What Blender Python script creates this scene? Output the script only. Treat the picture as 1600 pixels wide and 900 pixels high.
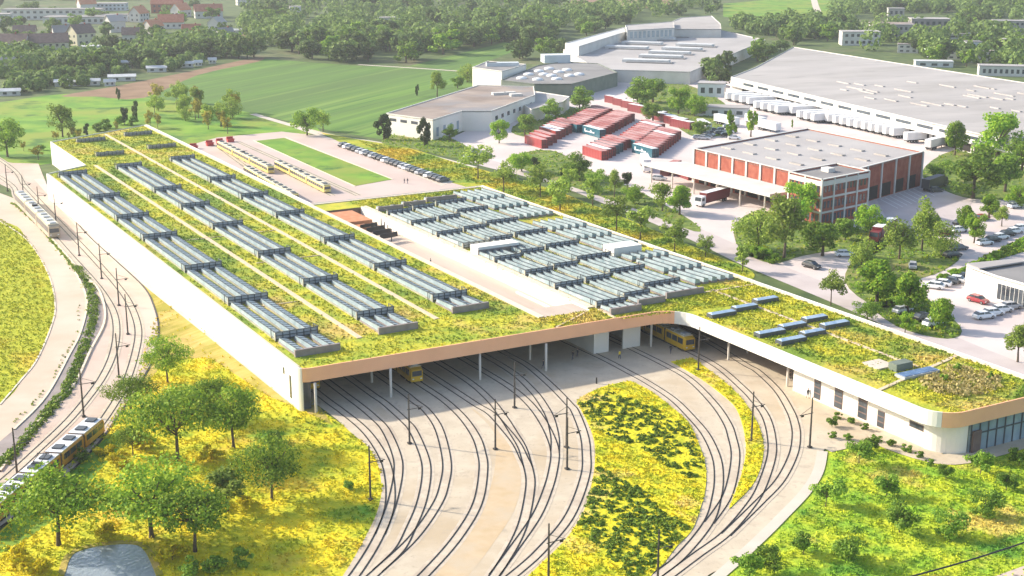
import bpy, math, random
import numpy as np
from mathutils import Vector

R = math.radians
rng = random.Random(11)
nrs = np.random.RandomState(5)
for o in list(bpy.data.objects):
    bpy.data.objects.remove(o)
SC = bpy.context.scene
COL = SC.collection

# ------------------------------------------------------------------ camera, sky, sun, exposure
CF, CP, CH = 2128.0, math.atan(581 / 2128.0), 80.0          # focal length in photo pixels, pitch, height
cam_d = bpy.data.cameras.new('camera')
cam_d.sensor_width = 36.0
cam_d.lens = CF / 1600 * 36.0
cam_d.clip_start, cam_d.clip_end = 1.0, 12000.0
cam = bpy.data.objects.new('camera', cam_d)
COL.objects.link(cam)
cam.location = (0, 0, CH)
cam.rotation_euler = (math.pi / 2 - CP, 0, 0)
SC.camera = cam

SUN_EL = R(27)
SUN_AZ = Vector((-1.0, 0.36, 0)).normalized()                # horizontal direction towards the sun
sun_dir = Vector((SUN_AZ.x * math.cos(SUN_EL), SUN_AZ.y * math.cos(SUN_EL), math.sin(SUN_EL)))
W = bpy.data.worlds.new('World')
SC.world = W
W.use_nodes = True
wn = W.node_tree
sky = wn.nodes.new('ShaderNodeTexSky')
sky.sky_type = 'NISHITA'
sky.sun_disc = False
sky.sun_elevation = SUN_EL
sky.sun_rotation = math.atan2(SUN_AZ.x, SUN_AZ.y)
sky.dust_density = 2.0
bg = wn.nodes['Background']
bg.inputs['Strength'].default_value = 0.15
wn.links.new(sky.outputs['Color'], bg.inputs['Color'])
sd = bpy.data.lights.new('sun', 'SUN')
sd.energy = 3.9
sd.angle = R(1.5)
sd.color = (1.0, 0.91, 0.78)
so = bpy.data.objects.new('sun', sd)
COL.objects.link(so)
so.rotation_euler = (-sun_dir).to_track_quat('-Z', 'Y').to_euler()
so.location = (0, 0, 300)
SC.view_settings.view_transform = 'Standard'
SC.view_settings.look = 'None'
SC.view_settings.exposure = 1.0
SC.view_settings.gamma = 1.0
SC.view_settings.use_curve_mapping = False
SC.cycles.max_bounces = 6
SC.cycles.volume_bounces = 0
SC.cycles.use_denoising = True

# ------------------------------------------------------------------ helpers
sp_, cp_ = math.sin(CP), math.cos(CP)


def G(px, py, z=0.0):
    """ground point (at height z) seen at a photo pixel"""
    a, b = (px - 800) / CF, (450 - py) / CF
    t = (z - CH) / (-sp_ + b * cp_)
    return (a * t, (cp_ + b * sp_) * t)


HO = G(470, 578, 7.5)                                       # front left roof corner of the depot
HA = math.atan2(math.hypot(CF, 581), 1248) * -1 + math.pi / 2
U = (math.cos(HA), math.sin(HA))
V = (-math.sin(HA), math.cos(HA))


KS = .9877


def L2W(u, v):
    u, v = u * KS, v * KS
    return (HO[0] + u * U[0] + v * V[0], HO[1] + u * U[1] + v * V[1])


def UV(px, py, z=0.0):
    x, y = G(px, py, z)
    x -= HO[0]
    y -= HO[1]
    return ((x * U[0] + y * U[1]) / KS, (x * V[0] + y * V[1]) / KS)


def smooth(pts, n=6, closed=False):
    """Catmull-Rom through 2D points"""
    out = []
    N = len(pts)
    rngk = range(N) if closed else range(N - 1)
    for i in rngk:
        p0 = pts[(i - 1) % N] if closed or i > 0 else pts[0]
        p1, p2 = pts[i], pts[(i + 1) % N]
        p3 = pts[(i + 2) % N] if closed or i + 2 < N else pts[-1]
        for k in range(n):
            t = k / n
            out.append(tuple(0.5 * (2 * b + (c - a) * t + (2 * a - 5 * b + 4 * c - d) * t * t + (3 * b - a - 3 * c + d) * t ** 3)
                             for a, b, c, d in zip(p0, p1, p2, p3)))
    if not closed:
        out.append(tuple(pts[-1]))
    return out


class MB:
    def __init__(s):
        s.v, s.f, s.m = [], [], []

    def add(s, vs, fs, m=0):
        b = len(s.v)
        s.v += [tuple(p) for p in vs]
        for q in fs:
            s.f.append(tuple(b + i for i in q))
            s.m.append(m)
        return s

    def box(s, x0, y0, z0, x1, y1, z1, m=0, mt=None):
        vs = [(x0, y0, z0), (x1, y0, z0), (x1, y1, z0), (x0, y1, z0), (x0, y0, z1), (x1, y0, z1), (x1, y1, z1), (x0, y1, z1)]
        s.add(vs, [(0, 3, 2, 1), (0, 1, 5, 4), (1, 2, 6, 5), (2, 3, 7, 6), (3, 0, 4, 7)], m)
        s.add(vs[4:], [(0, 1, 2, 3)], m if mt is None else mt)
        return s

    def bar(s, a, b, w, h, m=0):
        """box beam from a to b (3D), width w, height h (z)"""
        a, b = Vector(a), Vector(b)
        d = (b - a).normalized()
        n = Vector((-d.y, d.x, 0))
        n = n.normalized() if n.length > 1e-6 else Vector((1, 0, 0))
        up = d.cross(n)
        vs = []
        for p in (a, b):
            for i, j in ((-1, -1), (1, -1), (1, 1), (-1, 1)):
                vs.append(p + n * (w / 2 * i) + up * (h / 2 * j))
        s.add(vs, [(0, 1, 2, 3), (7, 6, 5, 4), (0, 4, 5, 1), (1, 5, 6, 2), (2, 6, 7, 3), (3, 7, 4, 0)], m)
        return s

    def prism(s, pts, z0, z1, m=0, mt=None, bottom=True):
        n = len(pts)
        if sum(pts[i][0] * pts[(i + 1) % n][1] - pts[(i + 1) % n][0] * pts[i][1] for i in range(n)) < 0:
            pts = pts[::-1]
        lo = [(p[0], p[1], z0) for p in pts]
        hi = [(p[0], p[1], z1) for p in pts]
        s.add(lo + hi, [(i, (i + 1) % n, n + (i + 1) % n, n + i) for i in range(n)], m)
        s.add(hi, [tuple(range(n))], m if mt is None else mt)
        if bottom:
            s.add(lo, [tuple(reversed(range(n)))], m)
        return s

    def wall(s, pts, t, z0, z1, m=0, closed=False):
        """vertical strip of thickness t to the left of the path"""
        n = len(pts)
        nor = []
        for i in range(n):
            a = pts[i - 1] if (i > 0 or closed) else pts[i]
            b = pts[(i + 1) % n] if (i < n - 1 or closed) else pts[i]
            d = Vector((b[0] - a[0], b[1] - a[1])).normalized()
            nor.append((-d.y, d.x))
        vs = []
        for p, q in zip(pts, nor):
            vs += [(p[0], p[1], z0), (p[0], p[1], z1), (p[0] + q[0] * t, p[1] + q[1] * t, z1), (p[0] + q[0] * t, p[1] + q[1] * t, z0)]
        fs = []
        for i in range(n if closed else n - 1):
            a, b = 4 * i, 4 * ((i + 1) % n)
            for k in range(4):
                fs.append((a + k, b + k, b + (k + 1) % 4, a + (k + 1) % 4))
        if not closed:
            fs += [(0, 1, 2, 3), tuple(4 * (n - 1) + k for k in (3, 2, 1, 0))]
        s.add(vs, fs, m)
        return s

    def tube(s, pts, rad, n=8, m=0, cap=True):
        base = len(s.v)
        P = [Vector(p) for p in pts]
        for i, p in enumerate(P):
            d = (P[min(i + 1, len(P) - 1)] - P[max(i - 1, 0)]).normalized()
            a = d.cross(Vector((0, 0, 1))) if abs(d.z) < 0.95 else d.cross(Vector((1, 0, 0)))
            a.normalize()
            b = d.cross(a)
            r = rad[i] if isinstance(rad, (list, tuple)) else rad
            for k in range(n):
                t = 2 * math.pi * k / n
                s.v.append(tuple(p + a * (r * math.cos(t)) + b * (r * math.sin(t))))
        for i in range(len(P) - 1):
            for k in range(n):
                a = base + i * n + k
                b = base + i * n + (k + 1) % n
                s.f.append((a, a + n, b + n, b))
                s.m.append(m)
        if cap:
            s.f.append(tuple(base + (len(P) - 1) * n + k for k in reversed(range(n))))
            s.m.append(m)
        return s

    def mesh(s, name, mats, smooth_=False):
        me = bpy.data.meshes.new(name)
        me.from_pydata(s.v, [], s.f)
        for mm in (mats if isinstance(mats, (list, tuple)) else [mats]):
            me.materials.append(mm)
        me.polygons.foreach_set('material_index', s.m)
        if smooth_:
            me.polygons.foreach_set('use_smooth', [True] * len(s.f))
        me.update()
        return me

    def build(s, name, mats, parent=None, loc=None, rz=0, smooth_=False):
        return link(name, s.mesh(name, mats, smooth_), parent, loc, rz)


def link(name, me, parent=None, loc=None, rz=0):
    o = bpy.data.objects.new(name, me)
    COL.objects.link(o)
    if parent:
        o.parent = parent
    if loc is not None:
        o.location = (loc[0], loc[1], loc[2] if len(loc) > 2 else 0)
    o.rotation_euler = (0, 0, rz)
    return o


def empty(name, loc, rz=0):
    o = bpy.data.objects.new(name, None)
    o.empty_display_size = 0.5
    COL.objects.link(o)
    o.location = (loc[0], loc[1], loc[2] if len(loc) > 2 else 0)
    o.rotation_euler = (0, 0, rz)
    return o


def tag(o, label=None, cat=None, group=None, kind=None):
    if label:
        o['label'] = label
    if cat:
        o['category'] = cat
    if group:
        o['group'] = group
    if kind:
        o['kind'] = kind
    return o


def kids(o):
    return [c for c in COL.objects if c.parent == o]


TREES_OF = {}


def copy_tree(o, loc=None, rz=None, parent=None, color=None):
    if o.name not in TREES_OF:
        def walk(x):
            return [(k, walk(k)) for k in kids(x)]
        TREES_OF[o.name] = walk(o)

    def cp(x, sub, par):
        c = x.copy()
        COL.objects.link(c)
        c.parent = par
        if color:
            c.color = color
        for k, s2 in sub:
            cp(k, s2, c)
        return c
    c = cp(o, TREES_OF[o.name], parent)
    if loc is not None:
        c.location = (loc[0], loc[1], loc[2] if len(loc) > 2 else 0)
    if rz is not None:
        c.rotation_euler = (0, 0, rz)
    return c


# ------------------------------------------------------------------ materials
def newmat(name):
    m = bpy.data.materials.new(name)
    m.use_nodes = True
    nt = m.node_tree
    return m, nt, nt.nodes['Principled BSDF']


def c4(c):
    return (c[0], c[1], c[2], 1)


def mat(name, c1, c2=None, scale=1.0, detail=4, rough=0.8, bump=0.0, bscale=None, metal=0.0, lo=0.35, hi=0.65, spec=0.3,
        c3=None, s3=0.05, lo3=0.45, hi3=0.6, stretch=None, coords='pos', distort=0.0, patches=(), leafy=False):
    """noise mix of c1 and c2 (scale in 1/m) and large patches of c3"""
    m, nt, b = newmat(name)
    N, Lk = nt.nodes, nt.links
    b.inputs['Roughness'].default_value = rough
    b.inputs['Metallic'].default_value = metal
    b.inputs['Specular IOR Level'].default_value = spec
    b.inputs['Base Color'].default_value = c4(c1)
    if coords == 'pos':
        src = N.new('ShaderNodeNewGeometry').outputs['Position']
    else:
        src = N.new('ShaderNodeTexCoord').outputs['Object']
    if stretch:
        mp = N.new('ShaderNodeMapping')
        mp.vector_type = 'TEXTURE'
        mp.inputs['Rotation'].default_value = (0, 0, stretch[0])
        mp.inputs['Scale'].default_value = (1 / stretch[1], 1 / stretch[2], 1)
        Lk.new(src, mp.inputs['Vector'])
        src = mp.outputs['Vector']
    col = None
    if c2:
        t = N.new('ShaderNodeTexNoise')
        t.inputs['Scale'].default_value = scale
        t.inputs['Detail'].default_value = detail
        t.inputs['Distortion'].default_value = distort
        Lk.new(src, t.inputs['Vector'])
        r = N.new('ShaderNodeValToRGB')
        r.color_ramp.elements[0].position, r.color_ramp.elements[1].position = lo, hi
        r.color_ramp.elements[0].color, r.color_ramp.elements[1].color = c4(c1), c4(c2)
        Lk.new(t.outputs['Fac'], r.inputs['Fac'])
        col = r.outputs['Color']
    if c3:
        t3 = N.new('ShaderNodeTexNoise')
        t3.inputs['Scale'].default_value = s3
        t3.inputs['Detail'].default_value = 5
        t3.inputs['Roughness'].default_value = 0.65
        Lk.new(src, t3.inputs['Vector'])
        r3 = N.new('ShaderNodeMapRange')
        r3.inputs['From Min'].default_value, r3.inputs['From Max'].default_value = lo3, hi3
        Lk.new(t3.outputs['Fac'], r3.inputs['Value'])
        mx = N.new('ShaderNodeMix')
        mx.data_type = 'RGBA'
        Lk.new(r3.outputs['Result'], mx.inputs['Factor'])
        if col:
            Lk.new(col, mx.inputs['A'])
        else:
            mx.inputs['A'].default_value = c4(c1)
        mx.inputs['B'].default_value = c4(c3)
        col = mx.outputs['Result']
    for pc, ps, pl, ph in patches:
        t3 = N.new('ShaderNodeTexNoise')
        t3.inputs['Scale'].default_value = ps
        t3.inputs['Detail'].default_value = 6
        t3.inputs['Roughness'].default_value = 0.6
        mo = N.new('ShaderNodeVectorMath')
        mo.inputs[1].default_value = (37.0 + 900 * ps, 11.0 - 500 * ps, 0)
        Lk.new(src, mo.inputs[0])
        Lk.new(mo.outputs[0], t3.inputs['Vector'])
        r3 = N.new('ShaderNodeMapRange')
        r3.inputs['From Min'].default_value, r3.inputs['From Max'].default_value = pl, ph
        Lk.new(t3.outputs['Fac'], r3.inputs['Value'])
        mx = N.new('ShaderNodeMix')
        mx.data_type = 'RGBA'
        Lk.new(r3.outputs['Result'], mx.inputs['Factor'])
        Lk.new(col, mx.inputs['A'])
        mx.inputs['B'].default_value = c4(pc)
        col = mx.outputs['Result']
    if leafy:
        g2 = N.new('ShaderNodeNewGeometry')
        hs = N.new('ShaderNodeHueSaturation')
        mr = N.new('ShaderNodeMapRange')
        mr.inputs['To Min'].default_value, mr.inputs['To Max'].default_value = .78, 1.25
        Lk.new(g2.outputs['Random Per Island'], mr.inputs['Value'])
        Lk.new(mr.outputs['Result'], hs.inputs['Value'])
        Lk.new(col, hs.inputs['Color'])
        col = hs.outputs['Color']
    if col:
        Lk.new(col, b.inputs['Base Color'])
    if bump:
        tb = N.new('ShaderNodeTexNoise')
        tb.inputs['Scale'].default_value = bscale or scale
        tb.inputs['Detail'].default_value = 5
        Lk.new(src, tb.inputs['Vector'])
        bp = N.new('ShaderNodeBump')
        bp.inputs['Strength'].default_value = 1.0
        bp.inputs['Distance'].default_value = bump
        Lk.new(tb.outputs['Fac'], bp.inputs['Height'])
        Lk.new(bp.outputs['Normal'], b.inputs['Normal'])
    return m


def leafmat(name, c1, c2, dark=None, trans=0.35, var=0.12):
    """leaf faces: each leaf its own tone, clumps of lighter and darker leaves, each plant its own shade"""
    m, nt, b = newmat(name)
    N, Lk = nt.nodes, nt.links
    geo = N.new('ShaderNodeNewGeometry')
    tc = N.new('ShaderNodeTexCoord')
    oi = N.new('ShaderNodeObjectInfo')
    no = N.new('ShaderNodeTexNoise')
    no.inputs['Scale'].default_value = 0.8
    no.inputs['Detail'].default_value = 2
    Lk.new(tc.outputs['Object'], no.inputs['Vector'])
    a = N.new('ShaderNodeMath')
    a.operation = 'MULTIPLY_ADD'
    Lk.new(geo.outputs['Random Per Island'], a.inputs[0])
    a.inputs[1].default_value = 0.55
    Lk.new(no.outputs['Fac'], a.inputs[2])
    s = N.new('ShaderNodeMath')
    s.operation = 'SUBTRACT'
    Lk.new(a.outputs[0], s.inputs[0])
    s.inputs[1].default_value = 0.28
    r = N.new('ShaderNodeValToRGB')
    r.color_ramp.elements[0].color, r.color_ramp.elements[1].color = c4(c1), c4(c2)
    r.color_ramp.elements[0].position, r.color_ramp.elements[1].position = 0.25, 0.8
    if dark:
        e = r.color_ramp.elements.new(0.0)
        e.color = c4(dark)
    Lk.new(s.outputs[0], r.inputs['Fac'])
    hs = N.new('ShaderNodeHueSaturation')
    mr = N.new('ShaderNodeMapRange')
    mr.inputs['To Min'].default_value, mr.inputs['To Max'].default_value = 1 - 3 * var, 1 + 2 * var
    Lk.new(oi.outputs['Random'], mr.inputs['Value'])
    Lk.new(mr.outputs['Result'], hs.inputs['Value'])
    Lk.new(r.outputs['Color'], hs.inputs['Color'])
    Lk.new(hs.outputs['Color'], b.inputs['Base Color'])
    b.inputs['Roughness'].default_value = 0.7
    b.inputs['Specular IOR Level'].default_value = 0.2
    tr = N.new('ShaderNodeBsdfTranslucent')
    Lk.new(hs.outputs['Color'], tr.inputs['Color'])
    mx = N.new('ShaderNodeMixShader')
    mx.inputs['Fac'].default_value = trans
    out = N['Material Output']
    Lk.new(b.outputs[0], mx.inputs[1])
    Lk.new(tr.outputs[0], mx.inputs[2])
    Lk.new(mx.outputs[0], out.inputs['Surface'])
    return m


def paintmat(name, rough=0.35):
    """painted metal taking its colour from the object"""
    m, nt, b = newmat(name)
    oi = nt.nodes.new('ShaderNodeObjectInfo')
    nt.links.new(oi.outputs['Color'], b.inputs['Base Color'])
    b.inputs['Roughness'].default_value = rough
    b.inputs['Coat Weight'].default_value = 0.3
    return m


M = {}
FA = math.atan2(G(650, 115)[1] - G(400, 170)[1], G(650, 115)[0] - G(400, 170)[0])     # heading of the mowing lines
M['ground'] = mat('ground_green', (0.05, 0.085, 0.022), (0.11, 0.15, 0.04), scale=0.12, detail=8, c3=(0.15, 0.14, 0.07), s3=0.012, lo3=0.54, hi3=0.68, rough=0.95)
M['meadow'] = mat('meadow_flowers', (0.42, 0.45, 0.016), (0.70, 0.57, 0.014), scale=0.22, detail=6, lo=0.34, hi=0.60, rough=0.95, patches=(((0.66, 0.44, 0.05), 0.055, .54, .66), ((0.12, 0.27, 0.015), 0.045, .55, .63)), bump=0.3, bscale=1.5)
M['cov_meadow'] = mat('meadow_flowers_plants', (0.42, 0.45, 0.016), (0.70, 0.57, 0.014), scale=0.22, detail=6, lo=0.34, hi=0.60, rough=0.95, patches=(((0.66, 0.44, 0.05), 0.055, .54, .66), ((0.12, 0.27, 0.015), 0.045, .55, .63)), leafy=True)
M['meadow_right'] = mat('meadow_right', (0.22, 0.38, 0.02), (0.48, 0.53, 0.022), scale=0.22, detail=6, lo=0.38, hi=0.62, rough=0.95, patches=(((0.58, 0.46, 0.09), 0.07, .56, .66), ((0.10, 0.25, 0.018), 0.06, .54, .62)), bump=0.3, bscale=1.5)
M['cov_meadow_right'] = mat('meadow_right_plants', (0.22, 0.38, 0.02), (0.48, 0.53, 0.022), scale=0.22, detail=6, lo=0.38, hi=0.62, rough=0.95, patches=(((0.58, 0.46, 0.09), 0.07, .56, .66), ((0.10, 0.25, 0.018), 0.06, .54, .62)), leafy=True)
M['island'] = mat('island_grass', (0.40, 0.44, 0.014), (0.70, 0.58, 0.014), scale=0.4, detail=8, lo=0.35, hi=0.6, rough=0.95, patches=(((0.64, 0.48, 0.12), 0.08, .56, .66),), bump=0.3, bscale=1.5)
M['cov_island'] = mat('island_grass_plants', (0.40, 0.44, 0.014), (0.70, 0.58, 0.014), scale=0.4, detail=8, lo=0.35, hi=0.6, rough=0.95, patches=(((0.64, 0.48, 0.12), 0.08, .56, .66),), leafy=True)
M['drygrass'] = mat('dry_grass', (0.42, 0.32, 0.06), (0.56, 0.41, 0.13), scale=0.3, detail=8, c3=(0.30, 0.27, 0.03), s3=0.06, rough=0.95, bump=0.15, bscale=2, stretch=(R(-30), 3, 0.5))
M['lawn'] = mat('bright_lawn', (0.08, 0.22, 0.012), (0.19, 0.33, 0.022), scale=0.10, detail=10, c3=(0.22, 0.28, 0.03), s3=0.03, rough=0.95, patches=(((0.06, 0.15, 0.015), 0.05, .56, .64),))
M['crop'] = mat('crop_field', (0.065, 0.155, 0.018), (0.135, 0.25, 0.03), scale=0.05, detail=10, rough=0.95, stretch=(FA, 0.15, 5.0), c3=(0.08, 0.15, 0.025), s3=0.008, patches=(((0.045, 0.11, 0.016), 0.09, .6, .66), ((0.16, 0.26, 0.04), 0.02, .56, .66)))
M['crop2'] = mat('crop_field_yellow', (0.34, 0.38, 0.014), (0.45, 0.44, 0.016), scale=0.5, detail=7, rough=0.95, patches=(((0.52, 0.42, 0.03), 0.04, .55, .65),), bump=0.3, bscale=1.5)
M['cov_crop2'] = mat('crop_field_yellow_plants', (0.34, 0.38, 0.014), (0.45, 0.44, 0.016), scale=0.5, detail=7, rough=0.95, patches=(((0.52, 0.42, 0.03), 0.04, .55, .65),), leafy=True)
M['soil'] = mat('bare_soil', (0.20, 0.12, 0.065), (0.27, 0.17, 0.10), scale=0.1, detail=8, rough=0.95)
M['verge'] = mat('flower_verge', (0.17, 0.27, 0.016), (0.42, 0.40, 0.02), scale=0.12, detail=9, lo=0.4, hi=0.62, rough=0.95, patches=(((0.58, 0.42, 0.03), 0.03, .52, .62),), bump=0.3, bscale=1.5)
M['cov_verge'] = mat('flower_verge_plants', (0.17, 0.27, 0.016), (0.42, 0.40, 0.02), scale=0.12, detail=9, lo=0.4, hi=0.62, rough=0.95, patches=(((0.58, 0.42, 0.03), 0.03, .52, .62),), leafy=True)
M['apron'] = mat('pale_concrete', (0.50, 0.42, 0.31), (0.58, 0.495, 0.37), scale=0.3, detail=12, c3=(0.47, 0.37, 0.245), s3=0.04, lo3=0.48, hi3=0.66, rough=0.9, patches=(((0.40, 0.33, 0.25), 0.25, .6, .72), ((0.42, 0.35, 0.26), 1.3, .58, .7)))
M['slab'] = mat('track_slab', (0.58, 0.495, 0.38), (0.49, 0.41, 0.31), scale=0.9, detail=12, rough=0.9, c3=(0.43, 0.35, 0.265), s3=0.12, lo3=0.52, hi3=0.68)
M['apron_left'] = mat('pinkish_concrete', (0.50, 0.385, 0.31), (0.57, 0.46, 0.375), scale=0.10, detail=10, c3=(0.45, 0.33, 0.25), s3=0.03, lo3=0.5, hi3=0.7, rough=0.9)
M['sand'] = mat('sandy_strip', (0.55, 0.42, 0.27), (0.50, 0.37, 0.22), scale=0.5, detail=10, rough=0.95, c3=(0.50, 0.41, 0.29), s3=0.1, lo3=0.45, hi3=0.65)
M['island2'] = mat('rough_verge', (0.07, 0.13, 0.02), (0.20, 0.25, 0.04), scale=0.35, detail=9, c3=(0.26, 0.24, 0.07), s3=0.06, lo3=0.52, hi3=0.66, rough=0.95, bump=0.3, bscale=1)
M['road'] = mat('pale_road', (0.54, 0.425, 0.32), (0.60, 0.49, 0.385), scale=0.08, detail=10, rough=0.9, c3=(0.49, 0.37, 0.265), s3=0.03, lo3=0.48, hi3=0.7)
M['path'] = mat('pale_path', (0.56, 0.475, 0.39), (0.61, 0.53, 0.445), scale=0.2, detail=8, rough=0.9)
M['asphalt_l'] = mat('grey_path', (0.26, 0.22, 0.20), (0.33, 0.28, 0.26), scale=0.3, detail=8, rough=0.9)
M['yard'] = mat('yard_paving', (0.60, 0.51, 0.47), (0.66, 0.57, 0.53), scale=0.05, detail=9, rough=0.9, c3=(0.52, 0.44, 0.405), s3=0.02, lo3=0.5, hi3=0.7)
M['street'] = mat('street_asphalt', (0.48, 0.41, 0.385), (0.54, 0.47, 0.445), scale=0.15, detail=9, rough=0.9)
M['plaza'] = mat('pink_plaza', (0.50, 0.39, 0.335), (0.56, 0.45, 0.395), scale=0.06, detail=9, rough=0.9)
M['white_line'] = mat('white_paint', (0.75, 0.74, 0.70), rough=0.7)
M['rail'] = mat('rail_groove', (0.022, 0.019, 0.017), rough=0.55, metal=0.3)
M['rail_bed'] = mat('rail_edging', (0.40, 0.32, 0.25), (0.55, 0.45, 0.35), scale=3, rough=0.9)
M['wallwhite'] = mat('white_render', (0.80, 0.77, 0.70), (0.76, 0.72, 0.64), scale=0.15, detail=8, rough=0.85)
M['fascia'] = mat('fascia_warm_shade', (0.95, 0.50, 0.28), (0.88, 0.45, 0.25), scale=0.2, detail=6, rough=0.75)  # warm shade on the unlit canopy edges, put into a peach base colour
M['parapet'] = mat('parapet_stone', (0.72, 0.62, 0.48), (0.66, 0.56, 0.42), scale=0.5, detail=6, rough=0.85)
M['roofpath'] = mat('roof_path_gravel', (0.66, 0.52, 0.36), (0.58, 0.45, 0.30), scale=1.5, detail=6, rough=0.95)
M['greenroof'] = mat('green_roof', (0.27, 0.34, 0.022), (0.52, 0.47, 0.03), scale=0.22, detail=7, lo=0.36, hi=0.64, rough=0.95, patches=(((0.54, 0.40, 0.09), 0.06, .54, .66), ((0.16, 0.25, 0.02), 0.035, .5, .6)), bump=0.3, bscale=1.5)
M['cov_greenroof'] = mat('green_roof_plants', (0.27, 0.34, 0.022), (0.52, 0.47, 0.03), scale=0.22, detail=7, lo=0.36, hi=0.64, rough=0.95, patches=(((0.54, 0.40, 0.09), 0.06, .54, .66), ((0.16, 0.25, 0.02), 0.035, .5, .6)), leafy=True)
M['rampfloor'] = mat('ramp_floor', (0.50, 0.40, 0.32), (0.56, 0.46, 0.38), scale=0.1, detail=8, rough=0.9, stretch=(HA, 4, 0.3))
M['soffit'] = mat('soffit_darkened', (0.16, 0.11, 0.08), (0.20, 0.14, 0.10), scale=1.0, rough=0.9)  # underside coloured dark to cut bounce and deepen the shade below
M['recess'] = mat('recess_shade_brown', (0.20, 0.14, 0.11), (0.26, 0.19, 0.15), scale=0.6, detail=6, rough=0.85)  # shade inside the wing recess, put into a dark brown colour
M['rust'] = mat('terracotta_cladding', (0.50, 0.20, 0.09), (0.58, 0.27, 0.14), scale=0.6, rough=0.8)
M['darkmetal'] = mat('dark_metal', (0.035, 0.035, 0.037), rough=0.5, metal=0.4)
M['pole'] = mat('mast_steel', (0.07, 0.065, 0.06), (0.10, 0.09, 0.085), scale=2, rough=0.55, metal=0.5)
M['column'] = mat('column_concrete', (0.62, 0.56, 0.48), rough=0.8)
M['frame'] = mat('frame_grey', (0.10, 0.11, 0.12), rough=0.5, metal=0.3)
M['panel'] = mat('pale_panel', (0.46, 0.48, 0.49), (0.36, 0.38, 0.40), scale=0.8, coords='obj', rough=0.6)
M['kerb'] = mat('rooflight_kerb', (0.40, 0.38, 0.30), (0.30, 0.29, 0.22), scale=0.7, rough=0.8)
M['sawdark'] = mat('rooflight_end', (0.24, 0.20, 0.19), (0.30, 0.26, 0.24), scale=0.6, rough=0.7)
M['glassroof'] = mat('roof_glazing', (0.21, 0.29, 0.315), (0.38, 0.45, 0.465), scale=0.5, detail=6, rough=0.4, spec=0.35, lo=0.3, hi=0.7)
M['solar'] = mat('solar_panel', (0.05, 0.10, 0.20), (0.10, 0.18, 0.32), scale=0.5, rough=0.15, spec=0.7)
M['skyglass'] = mat('skylight_glass', (0.35, 0.48, 0.62), (0.55, 0.66, 0.74), scale=0.6, rough=0.15, spec=0.7)
M['glass'] = mat('window_glass', (0.035, 0.045, 0.055), (0.07, 0.085, 0.10), scale=0.5, rough=0.12, spec=0.7)
M['glass_blue'] = mat('shopfront_glass', (0.20, 0.27, 0.31), (0.34, 0.42, 0.46), scale=0.25, rough=0.12, spec=0.7)
M['dark'] = mat('dark_interior', (0.03, 0.026, 0.024), rough=0.9)
M['tyre'] = mat('tyre_rubber', (0.02, 0.02, 0.02), rough=0.9)
M['rim'] = mat('wheel_rim', (0.35, 0.35, 0.36), rough=0.4, metal=0.7)
M['paint'] = paintmat('vehicle_paint')
M['tarp'] = mat('white_tarpaulin', (0.78, 0.78, 0.77), (0.68, 0.69, 0.70), scale=0.3, coords='obj', rough=0.6)
M['tramyellow'] = mat('tram_yellow', (0.74, 0.44, 0.02), (0.66, 0.38, 0.015), scale=0.3, coords='obj', rough=0.35, spec=0.5)
M['tramcream'] = mat('tram_roof_cream', (0.74, 0.68, 0.50), (0.64, 0.58, 0.42), scale=0.4, coords='obj', rough=0.6)
M['trampale'] = mat('tram_pale_yellow', (0.76, 0.60, 0.20), (0.70, 0.54, 0.16), scale=0.3, coords='obj', rough=0.4)
M['tramorange'] = mat('tram_side_orange', (0.50, 0.22, 0.02), (0.60, 0.36, 0.06), scale=0.25, coords='obj', rough=0.4, lo=0.45, hi=0.55)
M['rubber'] = mat('bellows_rubber', (0.06, 0.055, 0.05), rough=0.9)
M['brick'] = mat('red_brick', (0.26, 0.065, 0.04), (0.34, 0.11, 0.07), scale=0.6, detail=8, rough=0.9)
M['cream'] = mat('cream_render', (0.62, 0.56, 0.40), (0.55, 0.50, 0.36), scale=0.2, detail=6, rough=0.9)
M['offwhite'] = mat('off_white_render', (0.62, 0.60, 0.56), (0.54, 0.52, 0.48), scale=0.2, detail=6, rough=0.9)
M['greyrender'] = mat('grey_render', (0.40, 0.385, 0.36), (0.33, 0.315, 0.295), scale=0.2, detail=6, rough=0.9)
M['tan'] = mat('tan_render', (0.44, 0.37, 0.28), (0.37, 0.31, 0.23), scale=0.2, detail=6, rough=0.9)
M['bluewhite'] = mat('bluish_render', (0.58, 0.62, 0.64), (0.50, 0.55, 0.57), scale=0.2, detail=6, rough=0.9)
M['greenwall'] = mat('dark_green_cladding', (0.13, 0.16, 0.13), (0.17, 0.20, 0.16), scale=0.3, rough=0.7)
M['roof_light'] = mat('pale_roof_felt', (0.37, 0.345, 0.33), (0.43, 0.405, 0.385), scale=0.06, detail=9, rough=0.9, c3=(0.32, 0.30, 0.285), s3=0.025, lo3=0.52, hi3=0.7)
M['roof_lighter'] = mat('pale_roof_membrane', (0.37, 0.345, 0.325), (0.43, 0.40, 0.375), scale=0.03, detail=10, rough=0.9, c3=(0.33, 0.305, 0.28), s3=0.012, lo3=0.48, hi3=0.66, stretch=(R(20), 1, 3), patches=(((0.30, 0.28, 0.265), 0.05, .62, .7),))
M['roof_grey'] = mat('grey_roof_felt', (0.20, 0.19, 0.185), (0.27, 0.26, 0.25), scale=0.08, detail=9, rough=0.9)
M['roof_brown'] = mat('weathered_roof', (0.22, 0.17, 0.14), (0.36, 0.29, 0.24), scale=0.07, detail=9, rough=0.9, c3=(0.24, 0.23, 0.23), s3=0.03)
M['roof_red'] = mat('red_tiles', (0.36, 0.12, 0.07), (0.44, 0.18, 0.11), scale=0.6, detail=6, rough=0.9)
M['roof_orange'] = mat('orange_tiles', (0.55, 0.20, 0.10), (0.60, 0.26, 0.14), scale=0.6, detail=6, rough=0.9)
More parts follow.
